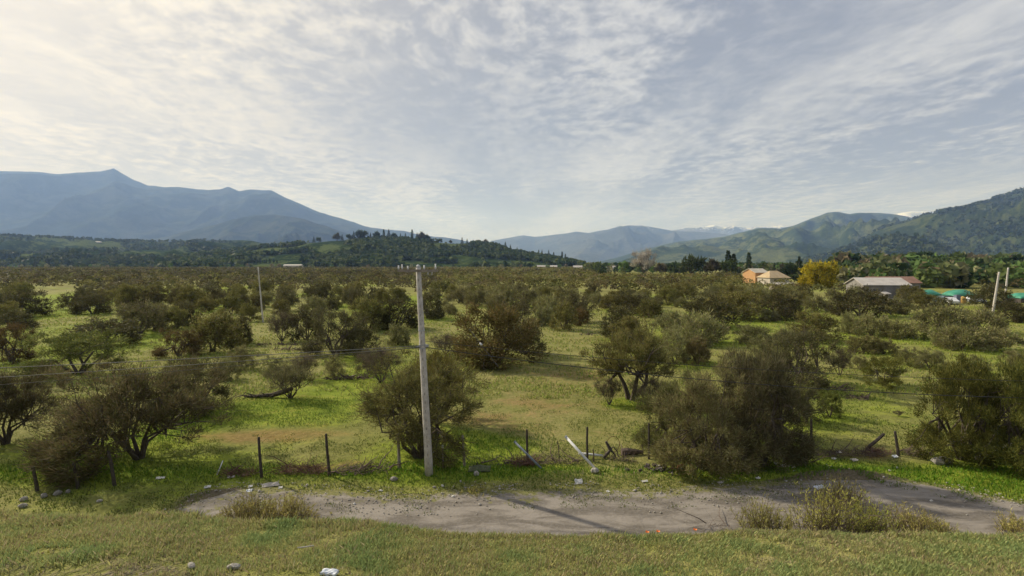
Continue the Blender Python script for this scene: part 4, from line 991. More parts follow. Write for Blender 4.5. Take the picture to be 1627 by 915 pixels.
tarp(1526, 120, 6.0, 1.3, 'large green tarpaulin over a stack in the junk yard', 5)
tarp(1624, 112, 4.0, 1.1, 'green tarpaulin at the right edge behind the poles', 8)
x, _, _ = at(1530.5, 465, 110); m_ = MB(); m_.tube([(0, 0, .0), (0, 0, .2), (0, 0, .9), (0, 0, 1.35), (0, 0, 1.5)], [.5, .6, .62, .45, .12], 14); tag(m_.build('water_tank', M_YTANK, None, (x, 110, 0), smooth=True), 'round ochre tank in front of the large green tarpaulin', 'tank')
x, _, _ = at(1521, 465, 109); m_ = MB(); m_.box((0, 0, .9), (.9, .8, 1.8)); m_.box((0, 0, 1.83), (.96, .86, .08)); tag(m_.build('cabinet', M_BLUEG, None, (x, 109, 0)), 'slate-blue upright box left of the ochre tank', 'box')
M_CARW = simple('white_car_paint', (.55, .56, .57, 1), (.66, .67, .68, 1), .5, .35, 0, spec=.5)
M_CARB = simple('teal_car_paint', (.10, .17, .20, 1), (.15, .22, .25, 1), .5, .35, 0, spec=.5)
M_TYRE = simple('tyre_rubber', (.015, .015, .015, 1), (.03, .03, .03, 1), 5, .9, .2)
def car(px, Y, mat, label, rz):
    x, _, _ = at(px, 465, Y); e = empty('parked_car', (x, Y, 0), label, 'car', None, rz)
    pf = [(-2.1, .35), (-2.15, .8), (-1.9, .95), (-1.35, 1.02), (-.8, 1.45), (.5, 1.48), (1.15, 1.0), (1.95, .88), (2.1, .7), (2.1, .35)]
    n = len(pf); b_ = MB(); v = [(a, s_ * (.85 if c < 1.1 else .68), c) for s_ in (-1, 1) for a, c in pf]
    b_.add(v, [tuple(range(n))[::-1], tuple(range(n, 2 * n))] + [(i, (i + 1) % n, n + (i + 1) % n, n + i) for i in range(n)]); b_.build('body', mat, e)
    for s_ in (-1, 1):
        g_ = MB(); yv = s_ * .80; g_.add([(-1.2, yv * 1.02, 1.06), (.95, yv * 1.02, 1.06), (.42, yv * .90, 1.40), (-.75, yv * .90, 1.40)], [(0, 1, 2, 3)]); g_.v = [(a, b2 + s_ * .02, c) for a, b2, c in g_.v]; g_.build('window', M_GLASS, e)
        for wx in (-1.3, 1.3):
            w2 = MB(); w2.tube([(wx, s_ * .70, .32), (wx, s_ * .90, .32)], .32, 14); w2.build('wheel', M_TYRE, e)
car(1499, 112, M_CARB, 'dark teal car parked between the tarpaulins', .3)
car(1510, 107, M_CARW, 'white car parked left of the slate-blue box', 1.2)
car(1548, 110, M_CARW, 'white car parked right of the ochre tank', .1)
x, _, _ = at(1420, 470, 112); m_ = MB(); m_.box((0, 0, .35), (3.2, 1.2, .7), taper=.85); m_.box((0, 0, .75), (2.9, 1.05, .12)); tag(m_.build('stone_block', M_WALLW, None, (x, 112, 0)), 'pale low block right of the little white cabin', 'block')

# ------------------------------------------------------------------ poles, cables
def pole(px, py, ptop, topx, r0, r1, label, cross=False):
    x, y = G(px, py); tx, _, tz = at(topx, ptop, y); z0 = gz(x, y)
    e = empty('utility_pole', (x, y, z0), label, 'pole')
    L = Vector((tx - x, 0, tz - z0)); b_ = MB(); n = 14
    pts = [L * (i / n) + Vector((0, 0, -.3 if i == 0 else 0)) for i in range(n + 1)]
    b_.tube(pts, [r0 + (r1 - r0) * i / n for i in range(n + 1)], 12); s_ = b_.build('shaft', M_CONC, e, smooth=True)
    if cross:
        # shallow slots down the faces
        for i in range(22):
            p = L * (.06 + i * .042); q = MB(); rr_ = r0 + (r1 - r0) * (.06 + i * .042)
            q.box(p + Vector((0.01, -rr_ - .001, 0)), (.03, .012, .10)); q.build('slot', M_ROCKD, s_)
        top = L * .985
        c = MB(); c.box(top + Vector((0, -.16, 0)), (1.55, .08, .10)); ca = c.build('crossarm', M_POSTP, e)
        for dx, hh in ((-.74, .16), (-.60, .2), (-.38, .14), (.26, .17), (.40, .20), (.56, .22), (.70, .22)):
            q = MB(); bx = top + Vector((dx, -.16, .05)); dirz = -1 if dx in (.40, .56) else 1
            q.tube([bx, bx + Vector((0, 0, dirz * .04)), bx + Vector((0, 0, dirz * hh * .5)), bx + Vector((0, 0, dirz * hh * .55)), bx + Vector((0, 0, dirz * hh))], [.015, .038, .038, .022, .032], 8)
            q.build('insulator', M_PORC, e, smooth=True)
        q = MB(); q.tube([L * 1.0, L * 1.0 + Vector((0, 0, .05)), L + Vector((0, 0, .12))], [.05, .09, .03], 8); q.build('insulator', M_PORC, e, smooth=True)
        for zf in (.615, .63, .70):
            q = MB(); rr_ = r0 + (r1 - r0) * zf + .012; p = L * zf; q.tube([p - Vector((0, 0, .02)), p + Vector((0, 0, .02))], rr_, 12); q.build('strap', M_METAL, e)
        q = MB(); q.box(L * .622 + Vector((-.18, -.05, 0)), (.16, .07, .07)); q.box(L * .622 + Vector((.19, -.05, .04)), (.14, .06, .09)); q.build('cable_clamp', M_METAL, e)
    return x, y, z0, L
cxp, cyp, czp, cL = pole(682, 757, 425, 664.5, .165, .098, 'tall concrete utility pole with crossarm in front of the acacia bush', True)
pole(418, 512, 424, 410, .12, .08, 'distant pale utility pole on the left, rising from the scrub')
pole(1577, 500, 432, 1587.5, .20, .13, 'leaning pale pole on the right, the nearer and taller-looking')
pole(1596, 482, 425, 1602, .22, .14, 'leaning pale pole at the far right, the farther one')
def cable(pts, r, mat, label, seed=0):
    P = [Vector(p) for p in pts]; out = []
    n = 60
    xs = [p.x for p in P]
    for i in range(n + 1):
        xx = xs[0] + (xs[-1] - xs[0]) * i / n
        out.append(Vector((xx, np.interp(xx, xs, [p.y for p in P]), np.interp(xx, xs, [p.z for p in P]))))
    b_ = MB(); b_.tube(out, r, 5); tag(b_.build('overhead_cable', mat, None, smooth=True), label, 'cable', 'cables strapped to the utility pole')
def wire_pts(pxs, Y):
    # smooth sagging curve through photo points at depth Y
    xs = np.array([at(a, b, Y)[0] for a, b in pxs]); zs = np.array([at(a, b, Y)[2] for a, b in pxs])
    co_ = np.polyfit(xs, zs, 2); g_ = np.linspace(xs.min(), xs.max(), 40)
    return [(a, Y, np.polyval(co_, a)) for a in g_]
AY = cyp - .2
cable(wire_pts([(-350, 598), (0, 586), (130, 577), (350, 567), (560, 556), (668, 549)], AY), .014, M_WIREP, 'upper pale cable running left from the utility pole strap')
cable(wire_pts([(-350, 618), (0, 599), (140, 590), (350, 577), (560, 560), (668, 551)], AY), .012, M_WIREP, 'lower pale cable running left from the utility pole strap')
cable(wire_pts([(-350, 632), (0, 612), (300, 587), (560, 563), (668, 552)], AY), .009, M_WIRE, 'thin dark cable running left, lowest of the three')
cable(wire_pts([(676, 551), (760, 560), (860, 576), (935, 590), (1100, 603), (1290, 616), (1480, 625), (1627, 630), (1900, 636)], AY), .015, M_WIRE, 'black cable sagging away right from the utility pole, the lower one')
cable(wire_pts([(676, 538), (760, 553), (860, 562), (935, 569), (1060, 577), (1290, 590), (1627, 604), (1900, 610)], AY), .010, M_WIRE, 'thin upper cable sagging away right from the utility pole')
# guy wire with a white insulator against the dark acacia
e = empty('guy_wire', (0, 0, 0), 'slanting guy wire with a white insulator beside the dark acacia', 'wire')
p0 = Vector(at(745, 522, 36)); p1 = Vector(at(792, 583, 34)); p1.z = max(p1.z, gz(p1.x, p1.y)); p1b = Vector(at(806, 600, 33.5))
b_ = MB(); b_.tube([p0, p0.lerp(p1, .5), p1], .018, 5); b_.build('wire', M_WIRE, e)
b_ = MB(); c_ = p0.lerp(p1, .42); d_ = (p1 - p0).normalized(); b_.tube([c_ - d_ * .14, c_ - d_ * .08, c_ + d_ * .08, c_ + d_ * .14], [.03, .08, .08, .03], 8); b_.build('insulator', M_PORC, e, smooth=True)

# ------------------------------------------------------------------ fence line
def post(px, py, tx, ty, r, mat, label, cap=None, lean_y=0.0, grp=None):
    x, y = G(px, py); z0 = gz(x, y); X, _, Z = at(tx, ty, y)
    L = Vector((X - x, lean_y, Z - z0)); b_ = MB(); rr2 = random.Random(int(px))
    b_.tube([Vector((0, 0, -.2)), L * .25 + Vector((rr2.uniform(-.01, .01), 0, 0)), L * .6 + Vector((rr2.uniform(-.015, .015), 0, 0)), L * .97, L], [r * 1.15, r * 1.05, r * .95, r * .9, r * .6], 7)
    if cap:
        e = empty('fence_post', (x, y, z0), label, 'post', grp); b_.build('stake', mat, e)
        c = MB(); c.tube([L * .9, L * 1.01], [r * 1.25, r * 1.1], 8); c.build('cap', cap, e)
    else: tag(b_.build('fence_post', mat, None, (x, y, z0)), label, 'post', grp)
post(416, 760, 411, 694, .055, M_POSTW, 'dark leaning fence post, left of the reddish brushwood')
post(524, 757, 518, 689, .055, M_POSTW, 'dark fence post right of the reddish brushwood, tallest on the left')
post(635, 748, 632, 689, .065, M_POSTP, 'pale fence post half hidden by the big bush left of the pole', M_POSTP)
post(704, 746, 703, 708, .035, M_POSTP, 'short thin stake with white tip right of the pole', M_WHITEP)
post(738, 742, 735, 691, .055, M_POSTP, 'brownish pale fence post under the right side of the big bush')
post(838, 735, 837, 682, .05, M_POSTW, 'dark fence post left of the leaning white pipe')
post(933, 732, 933, 678, .05, M_POSTW, 'dark fence post right behind the leaning white pipe')
post(1031, 729, 1031, 672, .05, M_POSTW, 'dark fence post at the left of the pale olive thicket')
post(1289, 719, 1289, 665, .06, M_POSTW, 'dark fence post right of the dark tangled mass')
post(1428, 724, 1422, 685, .06, M_POSTW, 'short tilted black post near the right shrubs')
post(1374, 716, 1405, 689, .075, M_POSTW, 'charred post fallen at a slant left of the tilted black one')
post(183, 772, 172, 716, .06, M_POSTW, 'leaning dark post under the big reddish thorn tree')
post(124, 776, 117, 735, .06, M_POSTW, 'short leaning post at the left foreground fence line')
post(60, 780, 52, 742, .06, M_POSTW, 'leftmost leaning post of the fence line')
post(944, 733, 942, 714, .03, M_DEAD, 'little dead stick upright beside the leaning white pipe')
post(889, 733, 886, 700, .022, M_DEAD, 'thin dead stem standing between two dark posts')
post(1022, 722, 1020, 706, .02, M_DEAD, 'thin dead stem left of the thicket post')

def pipe(a, b_px, Y, r, mat, label, name='pipe', capm=None):
    p0 = Vector(at(*a, Y[0])); p1 = Vector(at(*b_px, Y[1])); p1.z = max(p1.z, gz(p1.x, p1.y))
    e = empty(name, tuple(p1), label, 'pipe'); m_ = MB(); m_.tube([p1 - p1, (p0 - p1) * .5, p0 - p1], r, 10); m_.build('tube', mat, e, smooth=True)
    c = MB(); c.tube([(p0 - p1) * .985, (p0 - p1) * 1.015], r * 1.25, 10); c.build('end_collar', capm or mat, e)
    return p1
pp = pipe((899, 694), (944, 743), (21.4, 20.5), .055, M_WHITEP, 'white steel pipe leaning out of the fence line towards a concrete lump', capm=M_PORC)
pipe((818, 702), (860, 744), (21.3, 20.6), .045, M_BLUEP, 'blue-grey pipe leaning left of the white one')
pipe((920, 720), (958, 724), (22.0, 22.0), .05, M_WHITEP, 'white pipe lying in the grass behind the fence post')
pipe((354, 732), (345, 760), (20.4, 20.1), .02, M_WHITEP, 'thin pale rod leaning at the left of the fence line')

def rock(px, py, w_, h_, mat, label, cat_='stone', name='stone', seed=None, z=None, group=None, Y=None):
    seed = int(px * 7 + py) if seed is None else seed; r = np.random.default_rng(seed)
    if Y is None: x, y = G(px, py)
    else: x, y, _ = at(px, py, Y)
    zz = gz(x, y)
    nu, nv = 9, 6; V = []; Fc = []
    for i in range(nv + 1):
        for j in range(nu):
            a = 2 * math.pi * j / nu; e_ = math.pi * i / nv; rr_ = 1 + .28 * math.sin(a * 2 + seed) * math.sin(e_) + r.uniform(-.14, .14)
            V.append((w_ / 2 * math.sin(e_) * math.cos(a) * rr_, w_ * .38 * math.sin(e_) * math.sin(a) * rr_, h_ / 2 * math.cos(e_) * (1 + .1 * r.uniform(-1, 1)) + h_ * .35))
    for i in range(nv):
        for j in range(nu): Fc.append((i * nu + j, i * nu + (j + 1) % nu, (i + 1) * nu + (j + 1) % nu, (i + 1) * nu + j))
    b_ = MB(); b_.add(V, Fc[:]); return tag(b_.build(name, mat, None, (x, y, zz), (0, 0, r.uniform(0, 3))), label, cat_, group)
rock(945, 753, .34, .26, M_ROCK, 'concrete lump at the foot of the leaning white pipe', 'concrete')
rock(757, 756, .26, .22, M_ROCK, 'pinkish round stone in the grass right of the pole')
rock(626, 764, .28, .18, M_ROCKD, 'grey stone in bright grass left of the pole base')
rock(1498, 737, .80, .35, M_ROCKD, 'flat grey-brown boulder in the grass at the right')
rock(38, 795, .24, .17, M_ROCK, 'pale stone at the left edge above a whiter one')
rock(36, 806, .23, .17, M_ROCK, 'whitish stone at the left edge, lowest of the group')
rock(70, 790, .26, .18, M_ROCKD, 'grey stone beside the leftmost posts')
rock(92, 786, .28, .2, M_ROCKD, 'grey stone, middle of the left heap')
rock(108, 783, .2, .16, M_ROCKD, 'small grey stone at the right end of the left heap')
rock(158, 797, .20, .10, M_ROCK, 'flat pale stone on the verge right of the left heap')
rock(304, 903, .085, .045, M_ROCK, 'white chunk on the near bank, left of a pair', 'rubble', 'rubble')
rock(371, 905, .095, .045, M_ROCK, 'white chunk on the near bank, right of a pair', 'rubble', 'rubble')
for px, py in ((304, 903), (371, 905), (524, 913), (485, 878)):
    pass
def sheet(px, py, w_, d_, mat, label, z_up=.02, rot=.3, name='litter', cat_='litter', tilt=.25, zsurf=0, group=None):
    x, y = G(px, py, zsurf); z0 = gz(x, y); r = np.random.default_rng(int(px + py)); nx, ny = 6, 4
    U, Vv = np.meshgrid(np.linspace(-.5, .5, nx), np.linspace(-.5, .5, ny)); Z = .25 * min(w_, d_) * r.random((ny, nx)) + .02
    top = np.stack([U * w_ + r.normal(size=U.shape) * w_ * .04, Vv * d_ + r.normal(size=U.shape) * d_ * .04, Z], -1).reshape(-1, 3)
    bot = top - np.array([0, 0, .02 if zsurf == 0 else .006]); n = nx * ny
    idx = np.arange(n).reshape(ny, nx); F1 = [(idx[i, j], idx[i, j + 1], idx[i + 1, j + 1], idx[i + 1, j]) for i in range(ny - 1) for j in range(nx - 1)]
    F2 = [tuple(q + n for q in f[::-1]) for f in F1]
    bd = [idx[0, j] for j in range(nx)] + [idx[i, -1] for i in range(1, ny)] + [idx[-1, j] for j in range(nx - 2, -1, -1)] + [idx[i, 0] for i in range(ny - 2, 0, -1)]
    F3 = [(bd[k], bd[(k + 1) % len(bd)], bd[(k + 1) % len(bd)] + n, bd[k] + n) for k in range(len(bd))]
    b_ = MB(); b_.add(list(top) + list(bot), [tuple(int(q) for q in f) for f in F1 + F2 + F3]); return tag(b_.build(name, mat, None, (x, y, z0 + z_up), (tilt, 0, rot)), label, cat_, group)
sheet(919, 767, .32, .24, M_LITTER, 'white crumpled square of litter on the verge', tilt=.5, rot=.1)
sheet(430, 772, .60, .22, M_PLANK, 'pale broken board on the edge of the track', rot=.2)
sheet(446, 776, .14, .12, M_LITTER, 'white scrap beside the broken board')
sheet(396, 781, .20, .15, M_LITTERB, 'bluish-white scrap left of the broken board')
sheet(398, 774, .14, .10, M_LITTER, 'tiny white scrap above the bluish one')
sheet(367, 760, .26, .14, M_LITTER, 'white litter at the foot of the brushwood, left')
sheet(330, 775, .22, .14, M_LITTER, 'small white litter left end of the verge')
sheet(255, 761, .30, .12, M_LITTER, 'white litter in the shade of the big reddish tree')
sheet(1247, 741, .34, .18, M_LITTER, 'white litter on green verge, left of two')
sheet(1258, 743, .30, .16, M_LITTER, 'white litter on green verge, right of two')
sheet(1233, 737, .16, .14, M_LITTERB, 'small bluish litter below the dark tangled mass')
sheet(1276, 722, .36, .14, M_LITTER, 'pale flat litter at the foot of the right fence post')
sheet(1332, 720, .24, .20, M_LITTER, 'white crumpled litter in the right debris strip')
sheet(1357, 732, .30, .16, M_PLANK, 'flat pinkish scrap below the right debris strip')
sheet(1325, 730, .20, .12, M_LITTER, 'small white litter left below the crumpled one')
sheet(1422, 727, .26, .16, M_LITTERB, 'bluish-white litter at the foot of the tilted black post')
sheet(1302, 776, .40, .18, M_LITTERB, 'bluish plastic scrap on the track at right')
sheet(1204, 762, .18, .10, M_LITTER, 'little white scrap under the pale thicket')
sheet(1144, 768, .22, .10, M_PLANK, 'small pale stick of wood on the track edge')
sheet(966, 782, .12, .10, M_LITTER, 'white scrap on the middle of the track edge')
sheet(1024, 766, .26, .10, M_LITTER, 'thin white scrap in the verge left of the thicket')
PEB = sorted([690, 703, 585, 605, 732, 755, 794, 720, 741, 563, 762, 1425, 1413, 1404, 1130, 1350, 1500, 1480, 1530])
for i, (px, py) in enumerate([(690, 775), (703, 773), (585, 781), (605, 780), (732, 766), (755, 767), (794, 778), (720, 790), (741, 788), (563, 802), (762, 803), (1425, 745), (1413, 752), (1404, 760), (1130, 790), (1350, 786), (1500, 790), (1480, 797), (1530, 806)]):
    rock(px, py, random.uniform(.08, .16), random.uniform(.05, .10), M_LITTER if i % 2 else M_ROCK, f'{ORD[PEB.index(px)]} whitish pebble from the left along the track', 'pebble', 'pebble', group='whitish pebbles along the track')
# near-bank bits
def near(px, py):
    # intersect the bank top by marching
    r_ = ray(px, py); s_ = 3.0
    for _ in range(400):
        p = np.array([0, 0, CAMZ]) + r_ * s_
        if p[2] <= gz(p[0], p[1]): break
        s_ += .012
    return p
for o in [o for o in COL.objects if o.name.startswith('rubble')]:
    pass
for nm, (px, py) in zip(('rubble', 'rubble.001'), ((304, 903), (371, 905))):
    p = near(px, py); bpy.data.objects[nm].location = (p[0], p[1], gz(p[0], p[1]) + .01)
p = near(524, 914); s_ = sheet(700, 700, .13, .06, M_LITTERB, 'blue-grey and white packaging scrap at the bottom edge', tilt=.1, rot=-.2); s_.location = (p[0], p[1], gz(p[0], p[1]) + .01)
p = near(485, 879); m_ = MB(); m_.tube([(-.07, 0, .03), (0, .005, .035), (.075, .01, .045)], .006, 6); tag(m_.build('stick', M_PLANK, None, (p[0], p[1], gz(p[0], p[1]) + .02)), 'short pale stick lying in the near bank grass', 'stick')
# poppies on the crest
PS = .7
for px, py in ((883, 831), (914, 846), (1028, 851), (1045, 850), (1104, 847)):
    p = near(px, min(py + 6, 860)); e = empty('poppy', (p[0], p[1], gz(p[0], p[1])), {883: 'orange poppy alone at the left on the bank crest', 914: 'orange poppy right of the lone left one on the bank crest', 1028: 'orange poppy, left one of the close pair on the bank crest', 1045: 'orange poppy, right one of the close pair on the bank crest', 1104: 'orange poppy farthest right on the bank crest'}[px], 'flower', 'orange poppies on the bank crest', 0, (PS, PS, PS))
    m_ = MB(); m_.tube([(0, 0, 0), (.005, 0, .05), (0, 0, .10)], .003, 4); m_.build('stem', M_STEM, e)
    for k in range(4):
        a = k * math.pi / 2; q = MB(); ca, sa = math.cos(a), math.sin(a)
        q.add([(0, 0, .10), (ca * .022 - sa * .018, sa * .022 + ca * .018, .118), (ca * .034, sa * .034, .126), (ca * .022 + sa * .018, sa * .022 - ca * .018, .118)], [(0, 1, 2, 3)]); q.build('petal', M_ORANGE, e)

# planks and boards at the right
def board(pxa, pya, pxb, pyb, Y, w_, th, mat, label, zs=None):
    p0 = Vector(at(pxa, pya, Y)); p1 = Vector(at(pxb, pyb, Y + .5)); c = (p0 + p1) / 2; d = p1 - p0
    q = d.to_track_quat('X', 'Z').to_matrix(); b_ = MB(); b_.box((0, 0, 0), (d.length, w_, th), q); tag(b_.build('plank', mat, None, tuple(c)), label, 'plank')
board(1551, 729, 1612, 702, 20.8, .16, .07, M_PLANK, 'long pale plank propped in the dark bush at the right')

# brushwood
def brush(px, py, wpx, hpx, n, mat, label, seed, r0=.012, name='brushwood_pile', cat_='brushwood', big=3, lean=None):
    x, y = G(px, py); w_ = wpx / F * y; h_ = hpx / F * y; r = np.random.default_rng(seed); b_ = MB()
    for i in range(n):
        thick = r0 * (2.6 if i < big else r.uniform(.4, 1.1))
        p = np.array([r.uniform(-.5, .5) * w_, r.uniform(-.35, .35), r.uniform(0, .12)])
        a = r.uniform(0, 2 * math.pi) if lean is None else lean + r.normal() * .5
        d = np.array([math.cos(a), math.sin(a) * .5, r.uniform(.05, .9)]); d /= np.linalg.norm(d)
        L = r.uniform(.35, 1.0) * h_ * (1.5 if i < big else 1.0); pts = [p.copy()]
        for k in range(4):
            p = p + d * L / 4; d = d + r.normal(size=3) * .28; d[2] -= .10; d /= np.linalg.norm(d); p[2] = max(p[2], .02); pts.append(p.copy())
        b_.tube(pts, [thick, thick * .85, thick * .65, thick * .45, thick * .2], 3, False)
    return tag(b_.build(name, mat, None, (x, y, gz(x, y))), label, cat_)
brush(482, 752, 78, 34, 300, M_REDTWIG, 'heap of reddish brushwood between two dark posts', 1)
brush(380, 756, 56, 22, 200, M_REDTWIG, 'low reddish brushwood left of the leaning dark post', 2)
brush(552, 752, 60, 40, 70, M_DEAD, 'dark broken branches right of the tallest left post', 3, .018, lean=.2)
brush(600, 752, 44, 40, 50, M_DEAD, 'arching dead branches left of the pale fence post', 4, .014)
brush(832, 738, 36, 26, 220, M_REDTWIG, 'dark reddish brush ball at the foot of the blue-grey pipe', 5)
brush(880, 736, 84, 34, 120, M_DEAD, 'tangle of dead branches between the blue-grey and white pipes', 6, .012)
brush(985, 730, 40, 24, 60, M_DEAD, 'dead twigs behind the white pipe post', 7)
brush(1345, 724, 110, 30, 260, M_DEAD, 'long heap of grey brush right of the fence post', 8)
brush(1455, 722, 50, 32, 60, M_DEAD, 'arching branches leaning on the tilted black post', 9, .016, lean=.3)
brush(1390, 722, 40, 24, 120, M_REDTWIG, 'reddish brush under the charred slanting post', 10)
brush(790, 738, 70, 28, 60, M_DEAD, 'dead branches over a grey net right of the bush', 11, .014)
brush(1345, 842, 70, 74, 60, M_DEAD, 'bare dark twiggy plant among the weeds near the bank', 12, .010, 'dead_shrub', 'shrub')
brush(1138, 842, 50, 44, 26, M_DEAD, 'thin bare stems sticking up behind the bank crest', 13, .007, 'dead_shrub', 'shrub')
brush(1230, 735, 120, 30, 160, M_DEAD, 'grey fallen twigs at the foot of the dark tangled mass', 14)
brush(1335, 620, 40, 12, 60, M_DEAD, 'dead branches lying on the right meadow, upper heap', 15, .03)
brush(1362, 634, 34, 12, 60, M_DEAD, 'dead branches lying on the right meadow, lower heap', 16, .03)
brush(450, 548, 70, 9, 60, M_DEAD, 'dark fallen branches on the grass below the leaning acacia', 17, .05)
brush(462, 557, 60, 9, 60, M_DEAD, 'second line of fallen branches on the grass, left meadow', 18, .05)
brush(555, 603, 70, 14, 60, M_DEAD, 'fallen trunk pieces below the leaning brown acacia', 19, .05)
brush(950, 532, 60, 6, 50, M_DEAD, 'dark fallen branches at the far edge of the clearing', 20, .05)
# fallen log by the twisted acacia
x, y = G(462, 634); m_ = MB(); m_.tube([(0.1, 0, .6), (-.5, .05, .38), (-1.2, .1, .16), (-2.3, .05, .10), (-3.0, .1, .06)], [.13, .17, .15, .09, .03], 7)
for s_ in range(7): m_.tube([(-1 - s_ * .3, .1, .15), (-1.1 - s_ * .33, -.2, .2 + .1 * (s_ % 3)), (-1.4 - s_ * .33, -.45, .08)], [.045, .03, .01], 4, False)
tag(m_.build('fallen_log', M_BARK, None, (x, y, gz(x, y))), 'dark fallen log with broken limbs beside the twisted acacia', 'log')
x, y = G(1003, 722); m_ = MB(); m_.tube([(-.45, 0, .14), (-.2, 0, .16), (.2, .05, .12), (.55, .1, .08)], [.14, .16, .12, .07], 7); tag(m_.build('fallen_log', M_DEAD, None, (x, y, gz(x, y))), 'short grey log lying left of the thicket post', 'log')
# twisted scrap: stump with a wire hoop
x, y = G(968, 728); e = empty('scrap_tangle', (x, y, gz(x, y)), 'dark twisted scrap and wire hoop standing in the grass', 'scrap')
m_ = MB(); m_.tube([(-.25, 0, 0), (-.1, 0, .2), (.05, 0, .38), (-.15, 0, .75)], [.05, .07, .08, .05], 6); m_.tube([(.05, 0, .38), (.22, 0, .2), (.3, 0, 0)], [.05, .04, .02], 5); m_.tube([(.0, 0, .35), (.18, .05, .5), (.35, 0, .3), (.4, 0, .05)], [.03, .03, .025, .015], 5); m_.build('stump', M_DARK, e)
m_ = MB(); m_.tube([(.18 + .28 * math.cos(a), .05, .62 + .34 * math.sin(a)) for a in np.linspace(0, 2 * math.pi, 22)], .011, 5, False); m_.build('hoop', M_RUST, e)
# grey net
x, y = G(762, 748); U, Vv = np.meshgrid(np.linspace(-1, 1, 20), np.linspace(-1, 1, 10)); Z = .12 * (1 - U ** 2) * (1 - Vv ** 2) * (.6 + .8 * fbm(U * 3, Vv * 3, 2, 3)) + .06
b_ = MB(); idx = np.arange(200).reshape(10, 20); b_.add(np.stack([U * .45, Vv * .3, Z], -1).reshape(-1, 3), [(int(idx[i, j]), int(idx[i, j + 1]), int(idx[i + 1, j + 1]), int(idx[i + 1, j])) for i in range(9) for j in range(19)])
M_NET = simple('grey_green_net', (.055, .065, .035, 1), (.12, .135, .07, 1), 20, .9, .5)
Z = Z
o = b_.build('net_heap', M_NET, None, (x, y, gz(x, y)), smooth=True); o.modifiers.new('s', 'SOLIDIFY').thickness = .03; tag(o, 'grey-green net heap lying right of the pole in the shade', 'net')
# rubbish heap by the thicket
x, y = G(1052, 748); e = empty('rubbish_heap', (x, y, gz(x, y)), 'dark rubbish heap with rusty bits left of the pale thicket', 'rubbish'); rr3 = random.Random(4)
for k in range(46):
    q = MB(); q.box((0, 0, 0), (rr3.uniform(.05, .22), rr3.uniform(.05, .16), rr3.uniform(.02, .09)), Matrix.Rotation(rr3.uniform(0, 3), 3, 'Z') @ Matrix.Rotation(rr3.uniform(-.6, .6), 3, 'X'), rr3.uniform(.5, 1))
    xx = rr3.gauss(0, .5); mt = M_RUST if (xx > .35 and rr3.random() < .7) else (M_LITTER if rr3.random() < .16 else M_DARK)
    q.build('fragment', mt, e, (xx, rr3.gauss(0, .18), .05 + .12 * math.exp(-(xx / .5) ** 2) * rr3.random()))
x, y = G(1083, 741); rock(1083, 746, .34, .26, M_RUST, 'rusty red-brown lump at the left foot of the pale thicket', 'scrap', 'rusty_lump')
rock(1068, 757, .12, .16, M_ROCKD, 'small dark brick stub below the rusty lump', 'brick', 'brick_stub')

# ------------------------------------------------------------------ grass, weeds
def blades(name, label, X, Y, H, W, cols, cat_='grass', lean=.45, seed=1, kind='stuff', zoff=-.005):
    r = np.random.default_rng(seed); n = len(X); Z = ground(X, Y) + zoff
    a = r.uniform(0, 2 * math.pi, n); ln = r.uniform(.1, 1, n) * lean * H
    b0 = np.stack([X, Y, Z], 1); s_ = np.stack([np.cos(a + 1.57), np.sin(a + 1.57), 0 * a], 1) * (W * .5)[:, None]
    mid = b0 + np.stack([np.cos(a) * ln * .35, np.sin(a) * ln * .35, H * .6], 1); tip = b0 + np.stack([np.cos(a) * ln, np.sin(a) * ln, H], 1)
    V = np.stack([b0 - s_, b0 + s_, mid + s_ * .7, tip], 1).reshape(-1, 3)
    Fc = np.arange(n * 4).reshape(n, 4)
    o = obj(name, mesh_np(name, V, Fc, M_GRASS, {'Col': np.repeat(cols, 4, 0)}))
    return tag(o, label, cat_, kind=kind)
def gcols(r, n, pal, x=None, y=None, sc_=1.0, seed=0):
    pal = np.array(pal); k = r.integers(0, len(pal), n)
    if x is not None:
        q = fbm(x * sc_, y * sc_, 3, seed); k = np.clip((q * 1.5 - .25 + r.normal(size=n) * .16) * len(pal), 0, len(pal) - 1).astype(int)
    return pal[k] * r.uniform(.75, 1.25, n)[:, None]
r = np.random.default_rng(77)
n = 220000; X = r.uniform(-6.4, 6.4, n); Y = 3.7 + 2.2 * r.random(n) ** .85
cl = fbm(X * 5, Y * 5, 3, 15); cl2 = fbm(X * 1.1, Y * 1.3, 3, 16)
keep = (cl + .5 * (cl2 - .5) + .10 * (Y - 5) + .22 * r.random(n)) > (.42 + .14 * sstep(4.55 - Y, 0, .5) * sstep(-X, 0, 2.5)); X, Y = X[keep], Y[keep]; n = len(X)
Hh = (.018 + .042 * r.random(n) ** 1.5) * (.5 + 1.0 * fbm(X * 4, Y * 4, 2, 18)) * (1 + .35 * sstep(Y, 5.2, 5.6))
blades('grass', 'short weedy grass on the near road bank', X, Y, Hh, r.uniform(.004, .010, n), gcols(r, n, [(.22, .27, .105), (.25, .285, .11), (.28, .29, .115), (.34, .31, .13), (.31, .245, .15), (.28, .29, .115), (.25, .28, .11)], X, Y, 1.6, 19), lean=.8, seed=5)
n = 5200; X = r.uniform(-6.7, 6.7, n); Y = 3.8 + 2.1 * r.random(n) ** .8; kp = fbm(X * 2, Y * 2, 3, 215) > .46; X, Y = X[kp], Y[kp]; n = len(X)
blades('dry_stalks', 'thin dry stalks standing in the near bank grass', X, Y, r.uniform(.03, .08, n), r.uniform(.0015, .003, n), gcols(r, n, [(.42, .36, .22), (.34, .28, .16), (.30, .24, .15)]), lean=.9, seed=31)
